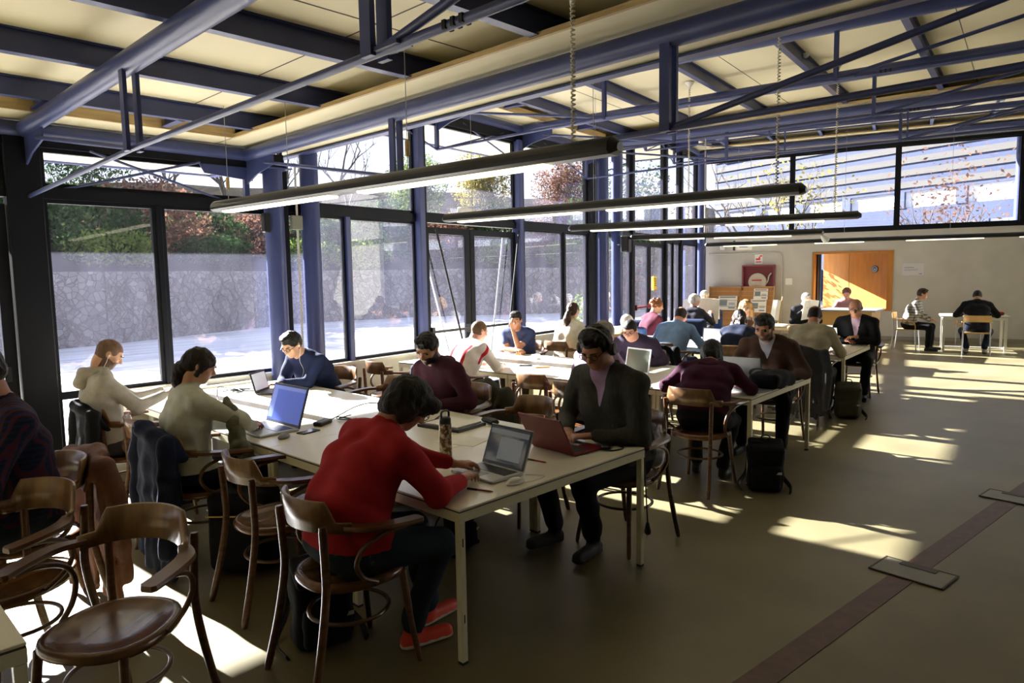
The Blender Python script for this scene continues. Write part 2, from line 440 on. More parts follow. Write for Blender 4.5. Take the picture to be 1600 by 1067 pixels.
door(3, M2, sB+0.08, sC-0.01, 2.44, 'left leaf of the dark glass double door'); door(4, M2, sC+0.01, sD-0.08, 2.44, 'right leaf of the dark glass double door')
# bay 3
U3 = lambda u: (u-10.64)/math.cos(A3)
p3 = [U3(12.55), U3(14.85), U3(16.15)]
post(M3, 0.05, 0.14, 0.16, 3.9); 
for s in p3: post(M3, s, 0.13, 0.16, 4.85)
post(M3, LEN3-0.05, 0.16, 0.16, 4.85); post(M3, U3(15.5), 0.06, 0.09, ZT0)
b = MB(); b.box(0, -0.05, ZT0, LEN3, 0.05, ZT1, M3); trim(b, DARK, 'dark transom of the far glass front')
b = MB(); b.box(0, -0.07, 4.8, LEN3, 0.07, 4.96, M3); trim(b, DARK, 'dark head rail of the far glass front')
ed = [0.12]+p3+[LEN3-0.12]
for k in range(len(ed)-1): win(L3, M3, ed[k]+0.07, ed[k+1]-0.07, ZT1, 4.8)
win(L3, M3, 0.14, p3[0]-0.07, 0.5, ZT0); win(L3, M3, p3[1]+0.07, U3(15.5)-0.03, 0.5, ZT0); win(L3, M3, U3(15.5)+0.03, p3[2]-0.07, 0.5, ZT0); win(L3, M3, p3[2]+0.07, LEN3-0.14, 0.5, ZT0)
for s0, s1 in ((0.0, p3[0]-0.05), (p3[1]+0.06, LEN3)):
    b = MB(); b.box(s0, -0.06, 0, s1, 0.06, 0.5, M3); struct(b.build('wall_front', WHITEP), 'low white wall under the far windows')
mid = (p3[0]+p3[1])/2
door(5, M3, p3[0]+0.08, mid-0.01, 2.44, 'glass door of the far front with a yellow notice', True); door(6, M3, mid+0.01, p3[1]-0.08, 2.44, 'second glass door of the far front', False)
o = thing('door_notice', 'yellow notice stuck on the far glass door', 'notice', L3(mid+0.42, -0.02, 1.52), A3)
b = MB(); b.box(-0.11, -0.012, -0.16, 0.11, -0.006, 0.16); b.build('sheet', mat('yellow_card', 'E3C22B', 0.6), o)
b = MB()
for z in (0.09, 0.04, -0.01, -0.06): b.box(-0.07, -0.014, z, 0.07, -0.012, z+0.02)
b.build('print', mat('dark_print', '5A5030', 0.7), o)

# ---- back wall with the recessed opening and high windows.  local: s to the right (towards -Y), t into the wall
AB = A3-PI/2
MBk = TR(P1.x, P1.y, 0) @ RZ(AB)      # local x = along wall to the right, local y = away from the hall
WK = 15.0
def ws(y):   # wall coordinate from world Y
    return (P1.y-y)/math.sin(PI/2-A3)
o0, o1 = ws(7.04), ws(5.25)
cw = MB()
for (s0, s1, z0, z1) in ((0, o0, 0, 2.22), (o1, WK, 0, 2.22), (o0, o1, 0, 0.76), (0, WK, 2.22, 2.70)):
    cw.box(s0, 0, z0, s1, 0.3, z1, MBk)
struct(cw.build('wall_back', CONC), 'pale concrete back wall')
b = MB(); b.box(0, 0.02, 4.82, WK, 0.28, 5.6, MBk); struct(b.build('wall_back', CONC), 'strip of wall above the high back windows')
b = MB(); b.box(0, 0.0, 2.70, WK, 0.24, 2.80, MBk); trim(b, DARK, 'dark sill rail under the high back windows')
b = MB(); b.box(0, 0.02, 4.74, WK, 0.2, 4.84, MBk); trim(b, DARK, 'dark head rail over the high back windows')
we = [0.1, ws(7.56), ws(5.22), ws(2.80), ws(0.4), ws(-2)]
for k in range(len(we)-1):
    win(None, MBk, we[k]+0.035, we[k+1]-0.035, 2.80, 4.74, fr=0.03, t=0.1)
    b = MB(); b.box(we[k+1]-0.035, 0.05, 2.8, we[k+1]+0.035, 0.15, 4.74, MBk); trim(b, DARK, 'dark mullion between the high back windows')
b = MB(); b.box(0, -0.012, 0, o0+9, 0, 0.09, MBk); struct(b.build('baseboard_back', mat('grey_skirting', '8E8B82', 0.6)), 'grey skirting of the back wall')
# wooden lining of the opening
ow = MB()
ow.box(o0, -0.03, 0.76, o0+0.05, 0.5, 2.22, MBk); ow.box(o1-0.13, -0.03, 0.76, o1, 0.32, 2.22, MBk)
ow.box(o0, -0.03, 2.17, o1, 0.34, 2.22, MBk); ow.box(o0, -0.03, 0.72, o1, 0.34, 0.77, MBk)
trim(ow, WOODO, 'orange wood lining of the opening in the back wall')
# slanting wooden panel behind the opening, sunlit
pa = thing('wall_panel', 'orange wood panel behind the back wall opening, streaked with sun', 'panel', (0, 0, 0))
_p0 = MBk @ Vector((o0+0.17, 1.25, 0)); _p1 = MBk @ Vector((o1-0.12, 0.33, 0))
b = MB(); b.bar((_p0.x, _p0.y, 1.5), (_p1.x, _p1.y, 1.5), 0.04, 1.9); b.build('board', WOODO, pa)
_pm = (_p0+_p1)/2; _pn = (_p1-_p0).normalized(); _pp = Vector((-_pn.y, _pn.x, 0))
if _pp.x > 0: _pp = -_pp
b = MB(); q = _p0+(_p1-_p0)*0.42+_pp*0.022; b.bar((q.x, q.y, 0.76), (q.x, q.y, 2.3), 0.006, 0.006); b.build('joint', TEDGE, pa)
q = _p0+(_p1-_p0)*0.82+_pp*0.03
rm = Matrix.Translation((q.x, q.y, 1.76)) @ _pp.to_track_quat('Z', 'Y').to_matrix().to_4x4()
cl = thing('round_sign', 'small round dark blue sign on the wooden panel', 'sign', (0, 0, 0))
b = MB(); b.lathe([(0, 0), (0.085, 0), (0.09, 0.006), (0.085, 0.014), (0.0, 0.014)], 24, rm); b.build('disc', mat('dark_blue_sign', '25304A', 0.4), cl)
b = MB(); b.lathe([(0.07, 0.0145), (0.062, 0.017), (0.054, 0.0145)], 24, rm); b.box(-0.035, -0.004, 0.014, 0.035, 0.014, 0.017, rm); b.box(-0.025, -0.03, 0.014, 0.03, -0.016, 0.017, rm); b.build('symbol', mat('pale_blue_print', '9FB2CC', 0.5), cl)
# outer cheeks of the recess, open to the sun on the left
b = MB(); b.box(o0-0.9, 0.3, 0, o1+0.1, 1.6, 0.7, MBk); b.box(o0-0.9, 0.3, 2.3, o1+0.1, 1.6, 2.4, MBk); struct(b.build('wall_recess', CONC), 'sill and head of the recess behind the back wall')
b = MB(); b.box(o0+0.02, 0.5, 0.7, o0+0.09, 0.58, 2.3, MBk); b.box(o0+0.02, 1.3, 0.7, o0+0.09, 1.38, 2.3, MBk); trim(b, DARK, 'dark upright in the recess opening')

# ---- columns
def column(x, y, z, r, label, name='steel_column', z0=0.0):
    o = thing(name, label, 'column', (x, y, z0))
    b = MB(); b.tube([(0, 0, 0), (0, 0, z-z0)], r, 24); b.build('shaft', BLUE, o)
    b = MB(); b.lathe([(r+0.035, 0), (r+0.035, 0.012), (r+0.012, 0.014), (0, 0.014)], 24); b.build('base_plate', BLUE, o)
    b = MB(); b.box(-0.16, -0.13, z-z0-0.012, 0.16, 0.13, z-z0); b.build('cap_plate', BLUE, o)
    return o
c1 = column(3.67, 6.98, 2.93, 0.10, 'blue round column by the near glass front, left of the pair')
column(4.12, 7.02, 3.95, 0.10, 'blue round column by the near glass front, right of the pair')
column(10.72, 7.92, 3.95, 0.11, 'blue round column of the far pair, the left one'); column(11.32, 8.02, 4.9, 0.11, 'blue round column of the far pair, the right one')
column(17.35, 9.52, 4.88, 0.11, 'blue round column in the corner by the back wall'); column(20.0, 2.88, 4.9, 0.12, 'blue round column at the right end of the back wall')

# ---- roofs
Wid = 7.35          # from glass front to inner column row
def roof(k, M, s0, s1, zpipe, chords, label, stubs=()):
    """k index, M local frame (x along the front, y outwards), chords: positions of the trusses"""
    zb = zpipe+0.10; zc = zb+0.14
    t0, t1 = -17.0, 2.1
    c = MB()
    c.box(s0, t0, zc, s1, t1, zc+0.05, M)
    ce = struct(c.build('ceiling', CEIL), label)
    r = MB(); r.box(s0-0.05, t0, zc+0.05, s1+0.05, t1+0.06, zc+0.24, M); r.build('roof_deck', ROOFT, ce)
    # thin panel joints
    j = MB()
    for t in (-1.45, -3.55, -5.9):
        j.box(s0, t-0.004, zc-0.003, s1, t+0.004, zc+0.001, M)
    for s in [chords[0]-0.95+i*1.95 for i in range(-2, 5)]:
        if s0 < s < s1: j.box(s-0.004, t0, zc-0.003, s+0.004, t1, zc+0.001, M)
    j.build('panel_joint', TEDGE, ce)
    # dropped soffit along the far edge and along the front, with ochre battens
    so = MB(); so.box(s1-0.90, t0, zb-0.02, s1, t1, zb+0.0, M); so.box(s0, -0.45, zb-0.02, s1-0.92, t1, zb, M)
    so.build('soffit', CEIL, ce)
    ba = MB(); ba.box(s1-0.925, t0, zb-0.024, s1-0.90, -0.475, zb+0.008, M); ba.build('batten', BATTEN, ce)
    ba = MB(); ba.box(s0, -0.475, zb-0.025, s1-0.90, -0.45, zb+0.07, M); ba.build('batten', BATTEN, ce)
    fa = MB(); fa.box(s1-0.012, t0, zb-0.045, s1+0.02, t1, zc+0.28, M); fa.box(s0, t1-0.01, zb-0.04, s1, t1+0.05, zc+0.28, M)
    fa.box(s1-0.07, t0, zb-0.05, s1+0.02, t1, zb-0.035, M)
    fa.build('fascia', BLUE, ce)
    # beams
    for i, t in enumerate([-0.85-1.17*q for q in range(0, 9)]):
        bm = MB(); bm.box(s0, t-0.035, zb-0.010, s1, t+0.035, zb, M); bm.box(s0, t-0.008, zb, s1-0.02, t+0.008, zc, M); bm.box(s0, t-0.035, zc-0.010, s1, t+0.035, zc, M)
        bm.build('beam', BLUE, ce)
    for s in stubs:
        bm = MB(); bm.box(s-0.035, -0.85, zb-0.010, s+0.035, -0.05, zb, M); bm.box(s-0.008, -0.85, zb, s+0.008, -0.05, zc, M); bm.build('stub_beam', BLUE, ce)
    return ce
ch1 = [-6.1, -4.2, -2.29, -0.36]
roof(1, M1, -12.0, 0.24, zp[0], ch1, 'cream ceiling boards and blue beams of the near bay', [-5.15, -3.25, -2.29, -1.3])
ch2 = [0.55, 2.55, 4.5, 6.55]
roof(2, M2, -2.3, 7.35, zp[1], ch2, 'cream ceiling boards and blue beams of the middle bay', [1.55, 3.5, 5.5])
ch3 = [0.75, 2.9, 5.1, 7.25]
roof(3, M3, -2.3, 8.0, zp[2], ch3, 'cream ceiling boards and blue beams of the far bay', [1.8, 4.0, 6.2])
b = MB(); b.box(0.27, -17, 3.45, 0.32, 2.0, 4.13, M1); b.build('wall_step', CEIL)['kind'] = 'structure'
b = MB(); b.box(7.38, -17, 4.43, 7.43, 2.0, 5.06, M2); b.build('wall_step', CEIL)['kind'] = 'structure'

def truss(M, s, zpipe, label, turn=True, pw=0.062):
    o = thing('roof_truss', label, 'roof truss', (0, 0, 0))
    pts = [M @ Vector((s, -0.05, zpipe)), M @ Vector((s, -15.0, zpipe))]
    b = MB(); b.tube(pts, 0.066, 18); b.build('chord', BLUE, o)
    dz = 0.49; n = [(-2.6), (-5.05), (-7.5)]
    nodes = [M @ Vector((s, t, zpipe-dz)) for t in n]
    gp = M @ Vector((s, -0.45, zpipe-0.12)); g2 = M @ Vector((s, -9.6, zpipe-0.1))
    g = MB(); 
    pl = [(-0.05, 0.02), (-0.05, -0.30), (-0.28, -0.22), (-0.62, -0.16), (-0.62, 0.02)]
    for sx in (-0.006,):
        vs = [M @ Vector((s+dx, y, zpipe+z)) for dx in (-0.008, 0.008) for y, z in pl]; m5 = len(pl)
        g.add(vs, [tuple(reversed(range(m5))), tuple(range(m5, 2*m5))]+[(i, (i+1) % m5, (i+1) % m5+m5, i+m5) for i in range(m5)])
    g.build('gusset', BLUE, o)
    for q, nd in enumerate(nodes):
        for dx in (-pw*0.58, pw*0.58):
            off = (M.to_3x3() @ Vector((dx, 0, 0)))
            p = MB(); p.bar(nd+off+Vector((0, 0, -0.02)), nd+off+Vector((0, 0, dz-0.04)), pw, pw*0.36, up=M.to_3x3() @ Vector((1, 0, 0))); p.build('post', BLUE, o)
    rod = lambda a, c, r=0.017: MB().tube([a, c], r, 10).build('rod', BLUE, o)
    rod(gp, nodes[0]); rod(nodes[0], nodes[1]); rod(nodes[1], nodes[2])
    rod(nodes[1], M @ Vector((s, -7.3, zpipe-0.08)), 0.017)
    if turn:
        dr = M.to_3x3() @ Vector((0, 0, 0))
        for nd in (nodes[1],):
            pl_ = MB(); a = nd+(nodes[0]-nd).normalized()*0.02; c = nd+(nodes[2]-nd).normalized()*0.16
            pl_.bar(a, c, 0.07, 0.014); pl_.build('clevis', BLUE, o)
            t_ = MB(); d = (nodes[2]-nd).normalized(); t_.tube([c-d*0.02, c+d*0.03, c+d*0.05, c+d*0.14, c+d*0.17], [0.008, 0.008, 0.015, 0.015, 0.007], 8)
            for kk in (0.22, 0.26, 0.30): t_.box(-0.02, -0.008, -0.014, 0.02, 0.008, 0.014, Matrix.Translation(c+d*kk))
            t_.tube([c+d*0.16, c+d*2.0], 0.005, 6); t_.build('turnbuckle', BLKM, o)
    # king post at the glass and rods along the front
    fn = M @ Vector((s, -0.02, zpipe-0.55))
    p = MB(); p.bar(M @ Vector((s, -0.03, zpipe-0.02)), fn, 0.05, 0.05); p.build('post', BLUE, o)
    rod(fn, nodes[0]); 
    for sg in (-1, 1): rod(fn, M @ Vector((s+sg*1.45, -0.06, zpipe-0.12)), 0.013)
    return o
lab1 = {0: 'steel roof truss of the near bay, farthest left', 1: 'steel roof truss of the near bay, left of the picture', 2: 'blue tube roof truss crossing the top left corner', 3: 'blue tube roof truss at the right edge of the near bay, over the long lamp'}
for i, s in enumerate(ch1):
    if i >= 1: truss(M1, s, zp[0], lab1[i], turn=(i == 2))
lab2 = ['blue roof truss of the middle bay, first behind the near roof edge', 'blue roof truss of the middle bay, second behind the near roof edge', 'blue roof truss in the middle of the middle bay ceiling', 'blue roof truss at the far edge of the middle bay']
for i, s in enumerate(ch2): truss(M2, s, zp[1], lab2[i], turn=(i in (1, 2)), pw=0.036)
lab3 = ['blue roof truss of the far bay, first behind the step', 'blue roof truss of the far bay, second behind the step', 'blue roof truss of the far bay, nearest before the back wall', 'blue tube roof truss along the back wall']
for i, s in enumerate(ch3[:3]): truss(M3, s, zp[2], lab3[i], turn=(i == 1), pw=0.034)
def edgepipe(M, s0, s1, z, label):
    o = thing('edge_pipe', label, 'steel pipe', (0, 0, 0))
    b = MB(); b.tube([M @ Vector((s0, -0.05, z)), M @ Vector((s1, -0.05, z))], 0.066, 18); b.build('pipe', BLUE, o)
    for sg, sc in ((1, s0), (-1, s1)):
        g = MB()
        pl = [(sc, 0.0), (sc+sg*0.62, 0.0), (sc+sg*0.5, -0.22), (sc, -0.26)]
        vs = [M @ Vector((x, y, z+zz)) for y in (-0.06, -0.045) for x, zz in pl]
        g.add(vs, [(3, 2, 1, 0), (4, 5, 6, 7), (0, 1, 5, 4), (1, 2, 6, 5), (2, 3, 7, 6), (3, 0, 4, 7)])
        g.build('gusset', BLUE, o)
edgepipe(M1, -11.5, -0.30, zp[0], 'blue edge pipe above the near glass front')
edgepipe(M2, 0.3, LEN2-0.1, zp[1], 'blue edge pipe above the middle glass front')
edgepipe(M3, 0.3, LEN3-0.1, zp[2], 'blue edge pipe above the far glass front')
o = thing('edge_pipe', 'blue edge pipe above the high back windows', 'steel pipe')
b = MB(); b.tube([MBk @ Vector((0.1, -0.08, 4.98)), MBk @ Vector((WK, -0.08, 4.98))], 0.07, 16); b.build('pipe', BLUE, o)
# X rods in the door bay
o = thing('brace_rods', 'pair of slanting dark rods crossing the glass double door, with pale rods as their reflection', 'brace rods')
for a, c in (((sB+0.16, 2.46), (sC-0.2, 0.35)), ((sD-0.16, 2.46), (sC+0.62, 0.35))):
    MB().tube([M2 @ Vector((a[0], -0.16, a[1])), M2 @ Vector((c[0], -0.16, c[1]))], 0.014, 8).build('rod', BLKM, o)
    MB().tube([M2 @ Vector((a[0]-0.06, 0.10, a[1])), M2 @ Vector((c[0]-0.06, 0.10, c[1]))], 0.014, 8).build('rod', ALU, o)  # paler rod added behind the glass as the dark rod's reflection
# ------------------------------------------------------------------ outside
pv = mat('pale_stone_paving', 'D6D0C4', 0.8, col2='A09A90', scale=0.9, stretch=(0.3, 3.5, 1), bump=0.1, bscale=6)
b = MB(); b.prism([(-60, 7.2), (3.8, 7.2), (10.6, 8.1), (17.8, 10.0), (21.5, -4), (70, -4), (70, 70), (-60, 70)], -0.14, -0.02)
struct(b.build('ground_outside', pv), 'sunlit pale paving outside the glass front')
WL = [(-16, 17.5), (6.3, 22.3), (14, 25.5), (19.5, 24.5), (25, 20.5), (34, 17)]
sm = rubble('grey_rubble_stone', '565551', '77756E', '34332F')
b = MB()
for i in range(len(WL)-1): b.bar((*WL[i], 1.0), (*WL[i+1], 1.0), 0.5, 2.1)
tag(b.build('garden_wall', sm), 'long grey rubble stone wall beyond the paving', 'wall')
# climbers on the wall (one tangle nobody could count)
b = MB(); rnd = random.Random(3)
def wallpt(q):
    i = min(int(q), len(WL)-2); f = q-i
    a = Vector(WL[i]); c = Vector(WL[i+1]); d = (c-a).normalized(); return a+(c-a)*f, Vector((d.y, -d.x))
_ln = [(Vector(WL[i+1])-Vector(WL[i])).length for i in range(len(WL)-1)]
def qpick():
    t = rnd.uniform(0.3, sum(_ln)-1)
    for i, l in enumerate(_ln):
        if t < l: return i+t/l
        t -= l
    return 4.9
for k in range(230):
    q = qpick(); sl = 0.9/_ln[min(int(q), 4)]; z = 0.0; pts = []
    while z < 2.0 and len(pts) < 9:
        p, n = wallpt(min(max(q, 0.01), 4.98)); pts.append((p.x+n.x*0.28, p.y+n.y*0.28, z)); q += rnd.uniform(-0.4, 0.4)*sl; z += rnd.uniform(0.12, 0.35)
    if len(pts) > 2: b.tube(bez(pts, 2), rnd.uniform(0.012, 0.03), 5)
tag(b.build('climber_stems', mat('bare_climber', '4A4238', 0.9)), 'bare climbing stems spread over the stone wall', 'climber', kind='stuff')
# hillside
def yw(x):
    if x <= WL[0][0]: return WL[0][1]+(x-WL[0][0])*0.2
    for i in range(len(WL)-1):
        if x <= WL[i+1][0]: f = (x-WL[i][0])/(WL[i+1][0]-WL[i][0]); return WL[i][1]+f*(WL[i+1][1]-WL[i][1])
    return WL[-1][1]-(x-WL[-1][0])*0.3
b = MB(); vs = []; fs = []
nx, ny = 46, 14
for j in range(ny):
    for i in range(nx):
        x = -40+i*2.4; f = j/(ny-1); vs.append((x, yw(x)+0.3+f*34, 1.9+7.2*f**0.9+0.2*math.sin(i*1.3+j)))
for j in range(ny-1):
    for i in range(nx-1): a = j*nx+i; fs.append((a, a+1, a+nx+1, a+nx))
b.add(vs, fs, smooth=True)
struct(b.build('hillside', mat('dry_grass', '36332B', 1.0, spec=0.0, col2='262422', scale=1.2, bump=0.4, bscale=8)), 'grassy slope behind the garden wall')
def leafmesh(name, n, cen, rad, size, m, seed, shell=0.5):
    r = np.random.RandomState(seed)
    d = r.normal(size=(n, 3)); d /= np.linalg.norm(d, axis=1)[:, None]
    p = d*(shell+(1-shell)*r.rand(n, 1))*np.array(rad)+np.array(cen)
    lump = np.sin(p[:, 0]*2.1+seed)*np.sin(p[:, 2]*2.7)*np.sin(p[:, 1]*2.3)
    p = p[lump > -0.45]; n = len(p)
    a = r.normal(size=(n, 3)); a /= np.linalg.norm(a, axis=1)[:, None]
    c = np.cross(a, r.normal(size=(n, 3))); c /= np.linalg.norm(c, axis=1)[:, None]
    s = size*(0.6+0.8*r.rand(n, 1))
    V = np.stack([p-a*s, p+c*s*0.5, p+a*s, p-c*s*0.5], 1).reshape(-1, 3)
    me = bpy.data.meshes.new(name); me.vertices.add(len(V)); me.vertices.foreach_set('co', V.ravel().astype(np.float32))
    me.loops.add(4*n); me.loops.foreach_set('vertex_index', np.arange(4*n, dtype=np.int32))
    me.polygons.add(n); me.polygons.foreach_set('loop_start', np.arange(0, 4*n, 4, dtype=np.int32))
    me.materials.append(m); me.update(); me.validate()
    return me
LG = leafmat('green_leaves', '4A5E2C', '76883E'); LD = leafmat('dark_green_leaves', '22351C', '3C5230')
LR = leafmat('russet_leaves', '5A4238', '80604C'); LY = leafmat('yellow_leaves', '6E6832', '968A48')
BARK = mat('grey_bark', '4F463C', 0.9, var=0.2, scale=8, bump=0.4, bscale=30)
def tree(x, y, z, h, seed, leaf, label, n=2200, spread=0.38):
    rr = random.Random(seed); o = thing('tree', label, 'tree', (x, y, z), 0, 'trees on the slope behind the wall')
    b = MB(); tips = []
    def br(p, d, L, r, dep):
        pts = [p]; q = p.copy(); dd = d.copy()
        for _ in range(4):
            dd = (dd+Vector((rr.uniform(-1, 1), rr.uniform(-1, 1), rr.uniform(-.3, .7)))*0.16).normalized(); q = q+dd*L/4; pts.append(q.copy())
        b.tube(pts, [r*(1-0.12*i) for i in range(5)], 5 if dep else 8, cap=False)
        if dep < 4:
            for _ in range(3 if dep else 5):
                k = rr.choice((2, 3, 4)); v = Vector((rr.uniform(-1, 1), rr.uniform(-1, 1), rr.uniform(0.1, 1))).normalized()
                br(pts[k], (dd*0.55+v*0.8).normalized(), L*rr.uniform(0.5, 0.72), r*0.5, dep+1)
        else: tips.append(q)
    br(Vector((0, 0, -0.3)), Vector((0, 0, 1)), h*0.42, h*0.016, 0)
    b.build('trunk', BARK, o)
    if leaf is not None:
        me = leafmesh('foliage', n, (0, 0, h*0.62), (h*spread, h*spread, h*0.40), 0.05+h*0.004, leaf, seed, 0.15)
        f = bpy.data.objects.new('foliage', me); COL.objects.link(f); f.parent = o
    return o
spots = [(-7, 22, 6.5, None, 'bare branching tree on the slope at the far left edge'), (1, 25, 6.2, LR, 'russet leaved tree seen over the wall at the left edge'), (4.5, 26.5, 6.5, LR, 'russet leaved tree seen in the top left pane'),
         (8.5, 27.5, 7.0, LD, 'dark evergreen tree behind the wall in the near front'), (12, 28.5, 6.6, None, 'bare tree behind the wall left of the blue column pair'),
         (15.5, 30, 8.2, None, 'tall bare tree seen between the column pair and the double door'), (18.5, 29.5, 8.6, None, 'tall bare tree with many twigs above the double door'), (22, 29, 7.0, None, 'bare tree right above the double door'),
         (24, 26, 6.0, LG, 'green leaved tree right of the double door'), (27.5, 24.5, 6.5, LY, 'yellowish leaved tree seen right of the double door'), (31, 21.5, 6.6, LR, 'russet leaved tree seen past the far columns'),
         (26, 18, 5.2, LD, 'dark green tree close to the far glass front'), (28.0, 11.5, 5.6, LY, 'yellow leaved tree seen through the high back window'), (28.5, 6.0, 5.0, LR, 'sparse russet tree seen through the middle high back window'),
         (29, 1.5, 5.6, None, 'bare tree seen through the right high back window'), (24.5, 12.5, 5.5, None, 'slender bare tree just outside the back corner')]
for i, (x, y, h, lf, lab) in enumerate(spots):
    yy = y+4 if y > 20 else y; tree(x, yy, (1.9+7.2*max(0.0, (yy-yw(x))/34)**0.9-0.3) if y > 20 else 0, h+((0.8 if lf is None else -1.4) if y > 20 else 1.5), 11+i, lf, lab, n=(9000 if y > 12 else 700) if lf is not None else 0)
def bush(x, y, z, rx, ry, rz, m, seed, label, n=1500, size=0.06, group='bushes by the garden wall', nm='bush'):
    o = thing(nm, label, 'bush', (x, y, z), 0, group)
    f = bpy.data.objects.new('foliage', leafmesh('foliage', n, (0, 0, rz*0.8), (rx, ry, rz), size, m, seed, 0.5)); COL.objects.link(f); f.parent = o
    b = MB()
    for k in range(4): b.tube([(0.1*math.cos(k*1.6), 0.1*math.sin(k*1.6), -0.1), (rx*0.5*math.cos(k*1.6), ry*0.5*math.sin(k*1.6), rz)], 0.03, 5)
    b.build('stem', BARK, o)
hl = ['left of the wide door post', 'right of the wide door post', 'behind the thin mullion of the near front', 'left of the blue column pair', 'right of the blue column pair', 'before the double door', 'behind the double door', 'right of the double door', 'by the far column pair', 'past the far column pair']
for i in range(10):
    p, n = wallpt(0.25+i*0.48)
    bush(p.x-n.x*1.4, p.y-n.y*1.4, 2.1, 1.6, 1.0, 0.75, LG if i % 3 else LD, 40+i, 'leafy bush on top of the garden wall, '+hl[i], n=3200)
rr_ = random.Random(5)
for i in range(20):
    x = -14+i*2.6; y = yw(x)+3.0+rr_.uniform(0, 1.8)
    bush(x, y, 2.2, 2.2, 1.5, 1.3+rr_.uniform(0, 0.6), (LD, LR, LD, LD, LR)[i % 5], 90+i, 'large shrub on the slope, number %s counted from the left' % ['one', 'two', 'three', 'four', 'five', 'six', 'seven', 'eight', 'nine', 'ten', 'eleven', 'twelve', 'thirteen', 'fourteen', 'fifteen', 'sixteen', 'seventeen', 'eighteen', 'nineteen', 'twenty'][i], n=6500, size=0.085, group='large shrubs on the slope', nm='shrub')
bush(13.5, 10.6, 0, 0.4, 0.4, 0.75, LG, 71, 'young green shrub just outside the middle glass front', n=700, size=0.05, group='shrubs close to the glass')
bush(19.95, 8.9, 0, 0.55, 0.45, 1.75, LR, 72, 'russet shrub outside the recess window of the back wall', n=1300, size=0.045, group='shrubs close to the glass')
# made-up building outside, shaped and coloured to stand in for back-window reflections
nb = thing('reflection_building', 'made-up building standing in for the reflections in the high back windows', 'building', (36, -1, 0), -0.30)
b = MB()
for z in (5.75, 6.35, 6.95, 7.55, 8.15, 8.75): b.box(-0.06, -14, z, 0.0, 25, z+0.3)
b.build('ceiling_reflection_band', mat('ceiling_reflection_tone', '4E4C48', 0.8), nb)  # the ceiling's reflection in the panes, put in as solid bands
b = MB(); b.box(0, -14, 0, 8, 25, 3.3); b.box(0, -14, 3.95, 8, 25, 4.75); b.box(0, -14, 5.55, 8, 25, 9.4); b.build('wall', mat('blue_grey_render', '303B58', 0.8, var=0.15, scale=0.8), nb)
b = MB(); b.box(0.1, -14, 3.3, 8, 25, 3.95); b.box(0.1, -14, 4.75, 8, 25, 5.55); b.build('window_reflection_band', mat('window_reflection_pale', 'D5DAE4', 0.6), nb)  # reflected bright windows, put in as two pale rows
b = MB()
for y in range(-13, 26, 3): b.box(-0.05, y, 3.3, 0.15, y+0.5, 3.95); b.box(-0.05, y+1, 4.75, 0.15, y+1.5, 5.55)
b.build('reflection_gap', mat('reflection_gap_grey', '3A4562', 0.8), nb)  # uprights added for the gaps in the reflected window rows
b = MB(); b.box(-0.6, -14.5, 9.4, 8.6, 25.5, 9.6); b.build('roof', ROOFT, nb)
wb = thing('white_building', 'plain white building beyond the far glass front', 'building', (41, 31, 0), A3+0.5)
b = MB(); b.box(0, -6, 0, 6, 6, 4.4); b.build('wall', mat('white_render', 'F0EFEA', 0.8), wb)
b = MB(); b.add([(-0.4, -6.4, 4.4), (6.4, -6.4, 4.4), (6.4, 6.4, 4.4), (-0.4, 6.4, 4.4), (3, -6.4, 5.6), (3, 6.4, 5.6)], [(0, 1, 4), (1, 2, 5, 4), (2, 3, 5), (3, 0, 4, 5), (3, 2, 1, 0)]); b.build('roof', ROOFT, wb)
